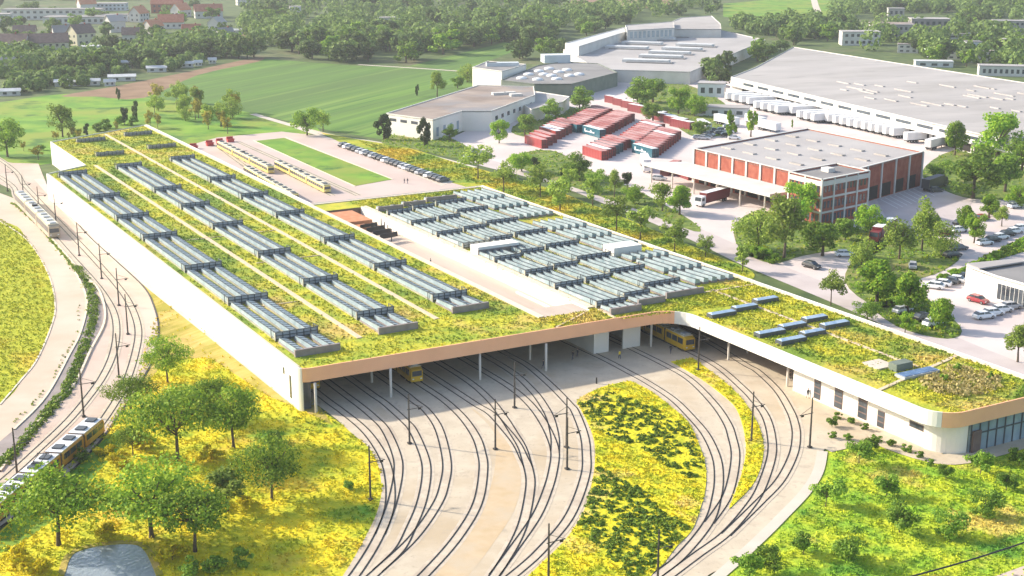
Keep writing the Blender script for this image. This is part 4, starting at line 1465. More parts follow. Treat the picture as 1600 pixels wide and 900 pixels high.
for a, b_, n in ((fa, fb, 4), (ga, gb, 2)):
    d = Vector((b_[0] - a[0], b_[1] - a[1])).normalized()
    for k in range(n + 1):
        p = lerp(a, b_, k / n)
        mb = MB()
        mb.box(-.28, -.26, 0, .28, .06, hO + .38)
        mb.build('pilaster', M['offwhite'], bo_, p, math.atan2(d.y, d.x))
coping(bo_, ol, hO + .36)
roof_boxes(bo_, [(0, 2, 3, 2.4, ang)], hO, 1.1, 'offwhite', 'roof_cabin')

# logistics hall with docked trailers
hL = 7.2
q0, q1 = Vector(G(1142, 121, hL)), Vector(G(1590, 224, hL))
dL = (q1 - q0).normalized()
LL = (q1 - q0).length
qb = Vector(G(1240, 74, hL))
qe = Vector(G(1640, 136, hL))
nL = Vector((-dL.y, dL.x))
db = (qb - q0).dot(nL)
pl = [tuple(q0), tuple(q0 + dL * (LL + 60)), tuple(qe + dL * 30), tuple(qe), tuple(qb), tuple(G(1180, 106, hL))]
lh, ll_ = block('logistics_hall', 'vast white logistics hall with pale flat roof and row of docked trailers', 'warehouse', pl, hL, 'offwhite', 'roof_lighter')
lc = Vector(lh.location[:2])
f0, f1 = (q0.x - lc.x, q0.y - lc.y), ((q0 + dL * (LL + 60)).x - lc.x, (q0 + dL * (LL + 60)).y - lc.y)
windows(lh, f0, f1, 18, 5.0, 6.1, .72, 'glass')
windows(lh, f0, f1, 30, .4, 3.2, .75, 'dark', 'dock_door')
mb = MB()
nx = (dL.y * 1.2, -dL.x * 1.2)
mb.bar((f0[0] + nx[0], f0[1] + nx[1], 4.1), (f1[0] + nx[0], f1[1] + nx[1], 4.1), 2.4, .35)
mb.build('dock_canopy', M['sheet'], lh)
angL = math.atan2(dL.y, dL.x)
rb = []
for i in range(34):
    a, d_ = rng.uniform(.08, .92) * LL, rng.uniform(15, db * .85)
    p = q0 + dL * a + nL * d_ - lc
    rb.append((p.x, p.y, rng.uniform(5, 14), 1.1, angL))
roof_boxes(lh, rb, hL, .4, 'roof_light', 'rooflight')

# sawtooth hall far behind
hS = 6.0
pl = [G(880, 78, hS), G(975, 49, hS), G(1125, 47, hS), G(1196, 63, hS), G(1078, 113, hS), G(935, 109, hS)]
sh, sl_ = block('sawtooth_factory', 'sprawling far factory with pale roof and rows of long white rooflights', 'factory', pl, hS, 'offwhite', 'roof_light')
s_c = Vector(sh.location[:2])
for x0, x1, y in ((948, 1012, 75), (974, 1034, 68), (994, 1054, 61), (1012, 1072, 56), (1032, 1092, 50), (974, 1046, 96), (1000, 1066, 89), (1015, 1078, 83), (1036, 1096, 77), (1058, 1114, 71)):
    a, b_ = Vector(G(x0, y, hS)), Vector(G(x1, y + 2, hS))
    c = (a + b_) / 2 - s_c
    roof_boxes(sh, [(c.x, c.y, (b_ - a).length, 7.5, math.atan2((b_ - a).y, (b_ - a).x))], hS, 1.5, 'sheet', 'rooflight')
    roof_boxes(sh, [(c.x + 1, c.y - 5.5, (b_ - a).length, 2.6, math.atan2((b_ - a).y, (b_ - a).x))], hS, .5, 'roof_grey', 'glazing')
pl = [G(977, 40, 13), G(1052, 34, 13), G(1054, 44, 13), G(980, 48, 13)]
rz_, rl_ = block('raised_hall', 'taller window fronted block rising behind the sawtooth factory', 'factory', pl, 13, 'offwhite', 'roof_light')
windows(rz_, rl_[0], rl_[1], 10, 8.3, 12.2, .6, 'glass_blue')
windows(rz_, rl_[-1], rl_[0], 4, 8.3, 12.2, .6, 'glass_blue')
pl = [G(1050, 34, 11), G(1064, 28, 11), G(1112, 25, 11), G(1126, 38, 11), G(1127, 46, 11), G(1052, 46, 11)]
block('ribbed_hall', 'broad pale ribbed hall at the far corner of the sawtooth factory', 'factory', pl, 11, 'offwhite', 'roof_lighter')
pl = [G(883, 68, 11), G(975, 43, 11), G(978, 50, 11), G(905, 73, 11)]
block('side_gallery', 'long narrow white gallery block along the left of the far factory', 'factory', pl, 11, 'offwhite', 'sheet')

# white low L-shaped building beside the field
hW = 7.6
pl = [G(603, 178, hW), G(676, 188, hW), G(722, 174, hW), G(768, 174, hW), G(836, 149, hW), G(834, 136, hW), G(746, 134, hW)]
wb, wl_ = block('low_office', 'low white angular building with weathered brown flat roof beside the green field', 'office', pl, hW, 'wallwhite', 'roof_brown')
wc = Vector(wb.location[:2])
W_ = lambda x, y: (G(x, y, hW)[0] - wc.x, G(x, y, hW)[1] - wc.y)
windows(wb, W_(603, 178), W_(676, 188), 4, 5.2, 6.3, .62)
windows(wb, W_(676, 188), W_(722, 174), 4, 1.2, 4.5, .35, 'glass_blue')
windows(wb, W_(768, 174), W_(836, 149), 7, 3.6, 5.2, .4)
roof_boxes(wb, [(*W_(780, 148), 6, 3, .3), (*W_(796, 147), 5, 3, .3), (*W_(806, 150), 5, 3, .3)], hW, 1.0, 'offwhite', 'roof_cabin')
# white block and dark roofed building with domes
hD = 6.5
pl = [G(783, 126, hD), G(835, 132, hD), G(893, 132, hD), G(965, 114, hD), G(935, 100, hD), G(880, 97, hD), G(840, 103, hD)]
db_, dl_ = block('domed_roof_factory', 'dark green clad factory with grey roof dotted by white dome rooflights', 'factory', pl, hD, 'greenwall', 'roof_grey')
dc = Vector(db_.location[:2])
for x, y in ((815, 123), (840, 125), (850, 117), (862, 119), (870, 124), (842, 112), (858, 108), (873, 113), (886, 110), (826, 117), (890, 119), (905, 117)):
    p = Vector(G(x, y, hD)) - dc
    mb = MB()
    rr = 2.6
    mb.tube([(p.x, p.y, hD), (p.x, p.y, hD + .5), (p.x, p.y, hD + .9), (p.x, p.y, hD + 1.15)], [rr, rr, rr * .7, rr * .2], 10)
    mb.build('dome_rooflight', M['tarp'], db_, smooth_=True)
roof_boxes(db_, [(*(Vector(G(868, 97, hD)) - dc), 14, 9, .2)], hD, 4, 'bluewhite', 'roof_plant')
hK = 9.0
pl = [G(738, 106, hK), G(784, 112, hK), G(822, 101, hK), G(762, 96, hK)]
kb, kl_ = block('white_hall', 'plain white block with grey roof equipment between field and dark factory', 'warehouse', pl, hK, 'wallwhite', 'roof_grey')
kc = Vector(kb.location[:2])
roof_boxes(kb, [(*(Vector(G(785, 103, hK)) - kc), 16, 5, .1), (*(Vector(G(768, 103, hK)) - kc), 5, 4, .1)], hK, 1.8, 'bluewhite', 'roof_plant')
pl = [G(800, 150, 6), G(836, 140, 6), G(890, 148, 6), G(880, 156, 6), G(830, 168, 6)]
block('annex_hall', 'low white annex hall below the dark domed factory', 'warehouse', pl, 5, 'wallwhite', 'roof_light')

# pale showroom at the right edge
hR = 5.0
pl = [G(1510, 416, hR), G(1556, 433, hR), G(1660, 462, hR), G(1720, 430, hR), G(1592, 408, hR)]
rb_, rl_ = block('showroom', 'white showroom with grey flat roof and glazed front at the right edge', 'showroom', pl, hR, 'wallwhite', 'roof_grey')
rc = Vector(rb_.location[:2])
Rr = lambda x, y: (G(x, y, hR)[0] - rc.x, G(x, y, hR)[1] - rc.y)
windows(rb_, Rr(1556, 433), Rr(1660, 462), 14, .4, 3.8, .86)
mb = MB()
mb.prism([Rr(1510, 416), Rr(1592, 408), Rr(1600, 413), Rr(1530, 424)], hR + .38, hR + .7)
mb.build('roof_canopy', M['roof_light'], rb_)


def house(px, py, L, Wd, h, rh, rz, wall, roof, label, name='house', group=None, chim=True, nwin=3, floors=1):
    p = G(px, py)
    t = empty(name, (p[0], p[1], 0), rz)
    mb = MB()
    mb.box(-L / 2, -Wd / 2, 0, L / 2, Wd / 2, h)
    mb.add([(-L / 2, -Wd / 2, h), (-L / 2, Wd / 2, h), (-L / 2, 0, h + rh), (L / 2, -Wd / 2, h), (L / 2, Wd / 2, h), (L / 2, 0, h + rh)], [(0, 2, 1), (3, 4, 5)])
    mb.build('wall', M[wall], t)
    o = .5
    zr = h - rh * o / (Wd / 2)
    mb = MB()
    vs = [(-L / 2 - o, -Wd / 2 - o, zr), (L / 2 + o, -Wd / 2 - o, zr), (L / 2 + o, 0, h + rh + .02), (-L / 2 - o, 0, h + rh + .02), (L / 2 + o, Wd / 2 + o, zr), (-L / 2 - o, Wd / 2 + o, zr)]
    up = [(a, b_, c + .25) for a, b_, c in vs]
    mb.add(vs + up, [(6, 7, 8, 9), (9, 8, 10, 11), (0, 3, 2, 1), (3, 5, 4, 2), (0, 1, 7, 6), (4, 5, 11, 10), (1, 2, 8, 7), (2, 4, 10, 8), (0, 6, 9, 3), (3, 9, 11, 5)])
    rf = mb.build('roof', M[roof], t)
    if chim:
        mb = MB()
        mb.box(L * .2, -.5, h + rh * .6, L * .2 + .8, .4, h + rh + 1.0)
        mb.build('chimney', M['brick'], rf)
    for f in range(floors):
        z = h * (f + .3) / floors
        windows(t, (-L / 2, -Wd / 2), (L / 2, -Wd / 2), nwin, z, z + min(1.5, h / floors * .5), .4)
        windows(t, (-L / 2, Wd / 2), (-L / 2, -Wd / 2), 2, z, z + min(1.5, h / floors * .5), .3)
        windows(t, (L / 2, -Wd / 2), (L / 2, Wd / 2), 2, z, z + min(1.5, h / floors * .5), .3)
    return tag(t, label, 'house', group)


def flat(px, py, L, Wd, h, rz, wall, roof, label, name='building', cat='building', group=None, nwin=6, floors=2):
    p = G(px, py)
    t = empty(name, (p[0], p[1], 0), rz)
    mb = MB()
    mb.box(-L / 2, -Wd / 2, 0, L / 2, Wd / 2, h)
    mb.build('wall', M[wall], t)
    mb = MB()
    mb.box(-L / 2 - .25, -Wd / 2 - .25, h, L / 2 + .25, Wd / 2 + .25, h + .4)
    mb.build('roof', M[roof], t)
    for f in range(floors):
        z = h * (f + .3) / floors
        windows(t, (-L / 2, -Wd / 2), (L / 2, -Wd / 2), nwin, z, z + h / floors * .42, .5)
        windows(t, (L / 2, -Wd / 2), (L / 2, Wd / 2), 3, z, z + h / floors * .42, .4)
    return tag(t, label, cat, group)


# upper left quarter
flat(85, 30, 78, 16, 8, .05, 'offwhite', 'roof_grey', 'long white block with flat dark roof at the top left corner', 'apartment_block', nwin=14)
flat(122, 36, 48, 22, 5, .1, 'offwhite', 'roof_grey', 'lower white wing with broad grey roof in front of the long white block', 'apartment_block', nwin=10, floors=1)
flat(2, 36, 16, 10, 7, .1, 'offwhite', 'roof_light', 'small pale block cut by the left edge above the apartment houses', 'apartment_block', nwin=4)
house(15, 96, 22, 12, 11, 4.5, .12, 'bluewhite', 'roof_dbrown', 'bluish white apartment house with brown roof at the left edge', 'apartment_house', nwin=6, floors=3)
house(66, 94, 30, 13, 10.5, 4.5, .35, 'cream', 'roof_dbrown', 'long cream apartment house with brown gable roof', 'apartment_house', nwin=8, floors=3)
house(128, 70, 14, 11, 8, 5, .9, 'cream', 'roof_dbrown', 'small cream gabled house right of the long apartment house', nwin=3, floors=2)
flat(158, 80, 22, 9, 3.2, .32, 'offwhite', 'sheet', 'low white shed with pale roof beside the allotments', 'shed', 'shed', nwin=3, floors=1)
house(218, 34, 12, 10, 7, 5, 1.2, 'offwhite', 'roof_orange', 'house with bright orange roof among trees', nwin=3, floors=2)
house(136, 18, 14, 10, 7, 5, .6, 'offwhite', 'roof_orange', 'salmon roofed house at the end of the long white block', nwin=3)
flat(172, 16, 30, 12, 6, .1, 'bluewhite', 'roof_light', 'grey roofed row building with white front at the top', 'row_building', nwin=8)
flat(182, 33, 20, 12, 5, .1, 'bluewhite', 'roof_grey', 'low bluish building in front of the row building', 'row_building', nwin=5, floors=1)
house(180, 50, 12, 9, 8, 4, .8, 'offwhite', 'roof_light', 'white gabled house with grey roof half hidden by dark trees', nwin=3)
house(262, 20, 26, 11, 8, 5, .1, 'brick', 'roof_red', 'tall dark red house row at the top edge', nwin=6, floors=2)
house(283, 26, 14, 10, 6, 5, 1.1, 'offwhite', 'roof_orange', 'pink roofed house behind the red tiled house', nwin=3)
house(268, 44, 18, 12, 5, 5, .2, 'offwhite', 'roof_red', 'red tiled house with pale front in the garden quarter', nwin=4)
house(326, 28, 22, 12, 6, 5, .3, 'offwhite', 'roof_red', 'long red tiled house right of the garden quarter', nwin=5)
house(340, 48, 12, 9, 6, 4, 1.3, 'offwhite', 'roof_light', 'white gabled house at the edge of the brown garden plot', nwin=3)
house(380, 8, 12, 9, 6, 4, .4, 'offwhite', 'roof_orange', 'small white house with gable near the top edge', nwin=3)
for x, y, L, lb in ((16, 149, 9, 'small white shed at the left edge beside the lawn'), (108, 134, 13, 'white greenhouse at the left end of the allotment row'), (143, 133, 8, 'grey shed between two white greenhouses'), (191, 126, 13, 'white greenhouse in the middle of the allotment row'),
                    (172, 134, 5, 'tiny white hut left of the middle greenhouse'), (210, 103, 13, 'bright white greenhouse above the allotment row'), (245, 112, 10, 'pale greenhouse near the brown strip'), (292, 105, 7, 'white hut at the right end of the allotments'), (310, 103, 4, 'little white hut beside the hedge end'),
                    (332, 99, 4, 'white hut furthest right along the brown strip'), (285, 60, 9, 'low white garden house below the red roofs'), (370, 52, 9, 'white garden house right of the brown plot')):
    house(x, y, L, L * .42, 2.2, .9, .25, 'offwhite', 'sheet', lb, 'garden_shed', 'allotment sheds', False, 2)
for x, y, L, rz, wl_, rf_, lb in ((40, 62, 14, .2, 'cream', 'roof_dbrown', 'cream house with brown roof above the long apartment house'), (98, 62, 12, .5, 'offwhite', 'roof_grey', 'white house with grey roof between the apartment houses and the small gabled house'), (240, 52, 11, .9, 'offwhite', 'roof_orange', 'orange roofed cottage left of the red tiled house'),
                              (300, 60, 12, .3, 'cream', 'roof_red', 'small cream house with red roof under the garden quarter'), (206, 66, 11, .2, 'offwhite', 'roof_dbrown', 'white cottage with brown roof in the middle gardens'), (20, 112, 14, .3, 'offwhite', 'roof_light', 'low white house at the left edge above the lawn'), (352, 66, 10, .6, 'offwhite', 'roof_grey', 'white cottage behind the brown strip end')):
    house(x, y, L, 9, 5.5, 4, rz, wl_, rf_, lb, nwin=3)
flat(508, 68, 26, 13, 5, .12, 'offwhite', 'roof_light', 'low white building in the wood, left one', 'school_building', nwin=6, floors=1)
flat(545, 60, 24, 14, 6, .12, 'offwhite', 'roof_grey', 'low white building with grey roof in the wood, right one', 'school_building', nwin=6, floors=1)
flat(615, 42, 26, 8, 7, .3, 'offwhite', 'roof_light', 'pale building peeping out of the wood behind', 'school_building', nwin=6, floors=1)
flat(412, 18, 18, 9, 5, .1, 'offwhite', 'roof_light', 'pale building at the top among the trees', 'row_building', nwin=5, floors=1)
flat(462, 30, 9, 6, 10, .2, 'offwhite', 'roof_light', 'slim white tower house among the trees', 'tower_house', nwin=2, floors=3)
# upper right quarter
flat(1342, 70, 24, 12, 8.5, -.05, 'offwhite', 'roof_light', 'white two storey block with small dark windows behind the logistics hall', 'office_block', nwin=6)
flat(1392, 58, 28, 22, 9, -.12, 'greyrender', 'roof_brown', 'pale office block with terrace roof in the far right quarter', 'office_block', nwin=8)
flat(1398, 38, 12, 7, 12, -.1, 'greyrender', 'roof_light', 'small pale penthouse block on top of the far offices', 'office_block', nwin=3)
flat(1450, 54, 26, 14, 11, -.1, 'roof_grey', 'roof_light', 'dark grey office block with pale roof rim', 'office_block', nwin=6)
flat(1500, 60, 34, 12, 3.2, -.1, 'offwhite', 'roof_light', 'flat low pale hall right of the dark office block', 'shed', 'shed', nwin=5, floors=1)
flat(1575, 50, 22, 10, 8, -.15, 'greyrender', 'roof_light', 'pale apartment block at the far right edge', 'apartment_block', nwin=6)
flat(1590, 80, 18, 10, 7, -.15, 'offwhite', 'roof_light', 'white house by the right edge under the apartment block', 'apartment_block', nwin=4)
flat(1575, 118, 30, 9, 5, -.22, 'offwhite', 'roof_light', 'low hall with row of dark openings beside the logistics roof', 'shed', 'shed', nwin=10, floors=1)
flat(1458, 104, 20, 8, 3, -.15, 'sheet', 'sheet', 'flat white shed at the edge of the logistics roof', 'shed', 'shed', nwin=3, floors=1)
for x, y, L, w, h, lb in ((1460, 88, 11, 8, 6, 'white cottage left in the far right group'), (1487, 92, 14, 8, 5, 'grey roofed cottage in the far right group'), (1518, 86, 9, 8, 8, 'tall narrow white cottage in the far right group'), (1535, 96, 12, 8, 6, 'white cottage with round front right of the tall one'),
                          (1565, 90, 14, 9, 6, 'broad white cottage near the right edge'), (1418, 82, 12, 8, 5, 'pale cottage next to the dark hedge')):
    flat(x, y, L, w, h, -.15 + rng.uniform(-.3, .4), rng.choice(['offwhite', 'greyrender', 'bluewhite']), rng.choice(['roof_grey', 'roof_brown', 'roof_light']), lb, 'cottage', 'house', nwin=3)
flat(1128, 180, 22, 9, 3.5, -.25, 'sheet', 'roof_lighter', 'pale shed roof between the tree clumps and the trailers', 'shed', 'shed', nwin=4, floors=1)
flat(1112, 150, 12, 9, 6, -.25, 'bluewhite', 'roof_light', 'small bluish block left of the trailer docks', 'shed', 'shed', nwin=3, floors=1)

# ------------------------------------------------------------------ containers, trailers, trucks, cars
RED, TEAL, DRED, WHT = (0.30, 0.03, 0.03, 1), (0.03, 0.12, 0.16, 1), (0.19, 0.022, 0.027, 1), (0.72, 0.72, 0.72, 1)


def container_mesh():
    mb = MB()
    L, w, h = 9.6, 2.45, 2.75
    n = 24
    for s in (-1, 1):                                        # corrugated sides
        vs = []
        for i in range(n + 1):
            off = .06 if i % 2 else 0
            vs += [(-L / 2 + L * i / n, s * (w / 2 - off), .12), (-L / 2 + L * i / n, s * (w / 2 - off), h)]
        mb.add(vs, [((2 * i, 2 * i + 2, 2 * i + 3, 2 * i + 1) if s < 0 else (2 * i, 2 * i + 1, 2 * i + 3, 2 * i + 2)) for i in range(n)])
    mb.box(-L / 2 - .06, -w / 2 - .03, 0, L / 2 + .06, w / 2 + .03, .16)
    mb.box(-L / 2, -w / 2, .16, -L / 2 + .1, w / 2, h)
    mb.box(L / 2 - .1, -w / 2, .16, L / 2, w / 2, h)
    for sx in (-1, 1):
        for sy in (-1, 1):
            mb.box(sx * L / 2 - .1, sy * w / 2 - .06, 0, sx * L / 2 + .1, sy * w / 2 + .06, h + .06)
    return mb.mesh('body', M['paint'])


cont_me = container_mesh()
cmb = MB()
cmb.box(-4.7, -1.15, 2.75, 4.7, 1.15, 2.82)
M['pink_roof'] = mat('faded_red_roof', (0.36, 0.13, 0.12), (0.54, 0.33, 0.31), scale=.12, detail=7, rough=.85)
cont_top = cmb.mesh('roof', M['pink_roof'])
cont_topw = cmb.mesh('roof', M['tarp'])
cmb = MB()
for k in (-.9, -.3, .3, .9):
    cmb.box(4.86, k - .05, .2, 4.95, k + .05, 2.7)
cmb.box(4.86, -1.1, 1.3, 4.93, 1.1, 1.42)
cont_door = cmb.mesh('door_bars', M['darkmetal'])


def container(p, rz, col, label, group, z=0.0, white=False):
    t = empty('container', (p[0], p[1], z + .07), rz)
    b_ = link('body', cont_me, t)
    b_.color = col
    link('roof', cont_topw if white or rng.random() < .12 else cont_top, t)
    link('door_bars', cont_door, t)
    t.scale = (1.35, 1.08, 1.12)
    return tag(t, label, 'container', group)


def cont_row(p_front, p_back, n, ld, cols, lab_first, lab_rest, group, stack=1, whites=()):
    """n containers side by side from front pixel to back pixel; ld = heading of the long side"""
    a, b_ = Vector(G(*p_front)), Vector(G(*p_back))
    d = (b_ - a)
    n = int(d.length / 4.3) + 1
    step = d / max(n - 1, 1)
    perp = Vector((-math.sin(ld), math.cos(ld)))
    out = []
    for i in range(n):
        p = a + step * i
        for s in range(stack):
            lb = lab_first if i == 0 else lab_rest
            if stack > 1:
                lb = ('upper ' if s else 'lower ') + lb
            c = container((p.x, p.y), ld, cols[i if i < 2 else 1 + i % (len(cols) - 1)], lb, group, s * 2.85, i in whites)
            out.append(c)
    return out


ld = math.atan2(G(948, 214)[1] - G(912, 204)[1], G(948, 214)[0] - G(912, 204)[0])
rA = cont_row((928, 212), (974, 187), 7, ld, [TEAL, RED, DRED, RED, RED, DRED, RED], 'teal container with white lettering heading the middle rear row', 'faded red container in the middle rear row behind the teal one', 'middle rear container row', 1, (0,))
rG = cont_row((984, 229), (1020, 203), 7, ld, [TEAL, RED, DRED, RED, DRED, RED], 'dark teal container heading the middle right row', 'faded red container in the middle right row', 'middle right container row', 1)
rB = cont_row((1008, 242), (1044, 215), 7, ld, [TEAL, RED, RED, DRED, RED, RED, RED], 'teal container with white lettering heading the front right row', 'faded red container in the front right row behind the teal one', 'front right container row', 1, (0,))
rC = cont_row((893, 204), (940, 179), 6, ld, [TEAL, RED, RED, RED, DRED, RED], 'teal container heading the far left row', 'red container in the far left row under faded roofs', 'far left container row', 1)
rD = cont_row((860, 214), (886, 200), 4, ld, [RED, RED, TEAL, DRED], 'bright red container nearest the tree clump', 'container behind the bright red one at the tree clump', 'left corner container row', 1, (1,))
rE = cont_row((838, 228), (852, 220), 2, ld, [RED, RED], 'red container closest to the street trees', 'red container just behind the one closest to the street trees', 'street side containers')
rF = cont_row((930, 246), (965, 228), 6, ld, [RED, RED, RED, DRED, TEAL, TEAL], 'red container in front of the whole front left row', 'container side by side with others in the front left row', 'front left container row', 1, (1,))
for i, (x, y) in enumerate(((962, 162), (975, 166), (988, 170), (999, 176))):
    container(G(x, y), ld + .1, DRED, ['far dark red container with white top, leftmost by the lane', 'far dark red container second from the lane', 'far dark red container third from the lane', 'far dark red container nearest the parked vans'][i], 'far back containers', white=True)
for i, (x, y) in enumerate(((1024, 184), (1040, 190), (1056, 195), (1066, 200))):
    container(G(x, y), ld + .05, DRED, ['dark red white topped container beside the wood, left end', 'dark red white topped container beside the wood, second', 'dark red white topped container beside the wood, third', 'dark red white topped container beside the wood, right end'][i], 'wood side containers', white=True)
for t in (rA[0], rB[0]):                                     # worn white sign strip along the teal side
    mk = MB()
    mk.box(-3.6, -1.275, .9, -3.1, -1.262, 2.1)
    mk.bar((-3.1, -1.27, 1.15), (-.6, -1.27, 1.2), .012, .35)
    mk.box(-.4, -1.275, 1.0, .3, -1.262, 1.9)
    mk.bar((.3, -1.27, 1.2), (2.0, -1.27, 1.25), .012, .4)
    mk.build('sign_strip', M['tarp'], t)
container(G(1048, 270), ld - .9, DRED, 'rust red container standing alone left of the loading canopy', 'loading court containers')
container(G(1066, 276), ld - .1, DRED, 'rust red container touching the loading canopy', 'loading court containers')


def wheel_mesh(r, w):
    mb = MB()
    mb.tube([(0, -w / 2, 0), (0, w / 2, 0)], r, 14, 0)
    base = [(r * math.cos(2 * math.pi * k / 14), -w / 2, r * math.sin(2 * math.pi * k / 14)) for k in range(14)]
    mb.add(base, [tuple(range(14))])
    return mb.mesh('wheel', M['tyre'])


def rim_mesh(r, w):
    mb = MB()
    mb.tube([(0, -w / 2 - .015, 0), (0, w / 2 + .015, 0)], r * .58, 10, 0)
    mb.add([(r * .58 * math.cos(2 * math.pi * k / 10), -w / 2 - .015, r * .58 * math.sin(2 * math.pi * k / 10)) for k in range(10)], [tuple(range(10))])
    return mb.mesh('rim', M['rim'])


TW, TR_ = wheel_mesh(.52, .3), rim_mesh(.52, .3)
CW, CR_ = wheel_mesh(.33, .22), rim_mesh(.33, .22)


def trailer_proto():
    t = empty('semi_trailer', (0, 0, 0))
    mb = MB()
    mb.box(-6.6, -1.25, 1.15, 6.6, 1.25, 3.9)
    for s in (-1, 1):
        for k in range(12):
            x = -6.4 + 12.8 * k / 11
            mb.box(x - .04, s * 1.25 - .03, 1.15, x + .04, s * 1.25 + .03, 3.9)
    mb.build('box_body', M['tarp'], t)
    mb = MB()
    mb.box(-6.5, -.9, .75, 6.5, .9, 1.13)
    mb.box(2.6, -1.0, .1, 2.85, -.8, .8)
    mb.box(2.6, .8, .1, 2.85, 1.0, .8)
    mb.build('chassis', M['darkmetal'], t)
    for x in (-4.6, -3.4, -2.2):
        for s in (-1, 1):
            w = link('wheel', TW, t, (x, s * 1.08, .52))
            link('rim', TR_, w)
    mb = MB()
    for s in (-1, 1):
        mb.box(-6.66, s * .62 - .56, 1.2, -6.6, s * .62 + .56, 3.85)
    mb.build('rear_door', M['sheet'], t)
    return t


tp = trailer_proto()
hd = angL + math.pi / 2
n_t = 0
tpos = []
for i in range(24):                                          # row along the docks
    t = i / 23
    x, y = 1134 + (1392 - 1134) * t, 158.5 + (1392 - 1134) * .224 * t
    if 4 <= i <= 7 or i in (10, 11, 12):
        y += 4
    tpos.append((x, y, hd + rng.uniform(-.03, .03)))
for i, (x, y, rz) in enumerate(tpos):
    o = tp if i == 0 else copy_tree(tp)
    p = G(x, y)
    o.location = (p[0] + 6.6 * nL.x, p[1] + 6.6 * nL.y, .05)
    o.rotation_euler = (0, 0, rz)
    tag(o, 'leftmost white semi trailer of the dock row' if i == 0 else 'rightmost white semi trailer of the dock row, in full view' if i == 23 else 'white box semi trailer parked side by side at the logistics docks', 'trailer', 'trailers at the logistics docks')
for (x, y, rz, lb) in ((1438, 222, hd, 'white box trailer apart at the right end of the docks'), (1462, 232, hd + .5, 'white box trailer slanted beside the big dark green tree'), (1180, 196, angL, 'white trailer parked lengthwise behind the poplars'), (1135, 196, angL + .2, 'white trailer behind the left poplar'), (1200, 205, angL + .1, 'white trailer right of the poplars'), (1100, 205, angL - .2, 'grey white trailer between the containers and poplars')):
    o = copy_tree(tp, (*G(x, y), .05), rz)
    tag(o, lb, 'trailer', 'loose trailers')


def lorry(p0, p1, cargo, cab, label, top='tarp', name='lorry'):
    """box lorry from tail pixel p0 to nose pixel p1"""
    a, b_ = Vector(G(*p0)), Vector(G(*p1))
    rz = math.atan2((b_ - a).y, (b_ - a).x)
    L = min(max((b_ - a).length, 8), 16)
    t = empty(name, ((a.x + b_.x) / 2, (a.y + b_.y) / 2, .06), rz)
    mb = MB()
    mb.box(-L / 2, -1.25, 1.05, L / 2 - 2.6, 1.25, 3.75)
    o = mb.build('cargo_box', M['paint'], t)
    o.color = cargo
    mb = MB()
    mb.box(-L / 2 + .02, -1.22, 3.753, L / 2 - 2.62, 1.22, 3.83)
    mb.build('cargo_roof', M[top], t)
    mb = MB()
    x0, x1 = L / 2 - 2.3, L / 2
    pr = [(x0, .6), (x1, .6), (x1, 1.7), (x1 - .25, 2.9), (x0, 3.1)]
    vs = [(x, -1.2, z) for x, z in pr] + [(x, 1.2, z) for x, z in pr]
    mb.add(vs, [tuple(range(5)), tuple(reversed(range(5, 10)))] + [(i, 5 + i, 5 + (i + 1) % 5, (i + 1) % 5) for i in range(5)])
    c = mb.build('cab', M['paint'], t)
    c.color = cab
    mb = MB()
    mb.add([(x1 + .01, -1.05, 1.75), (x1 + .01, 1.05, 1.75), (x1 - .2, 1.0, 2.8), (x1 - .2, -1.0, 2.8)], [(0, 1, 2, 3)])
    for s in (-1, 1):
        mb.box(x0 + .6, s * 1.205 - .005, 1.75, x1 - .4, s * 1.205 + .005, 2.6)
    mb.build('window', M['glass'], c)
    mb = MB()
    mb.box(-L / 2 + .2, -.5, .6, L / 2 - .2, .5, 1.04)
    mb.build('chassis', M['darkmetal'], t)
    for x in (-L / 2 + 1.8, -L / 2 + 3.1, L / 2 - 1.3):
        for s in (-1, 1):
            w = link('wheel', TW, t, (x, s * 1.05, .52))
            link('rim', TR_, w)
    return tag(t, label, 'lorry')


lorry((1134, 312), (1090, 324), DRED, WHT, 'red box lorry with white roof and cab at the loading canopy')
lorry((1394, 362), (1364, 381), DRED, DRED, 'dark red box lorry with pale roof driving between the green islands')
lorry((1003, 250), (1015, 278), WHT, WHT, 'white lorry with dark cab front standing alone on the pale yard')
lorry((1445, 300), (1475, 290), (.05, .055, .06, 1), (.05, .055, .06, 1), 'dark van like lorry in the tree shade beside the delivery court', 'roof_grey')


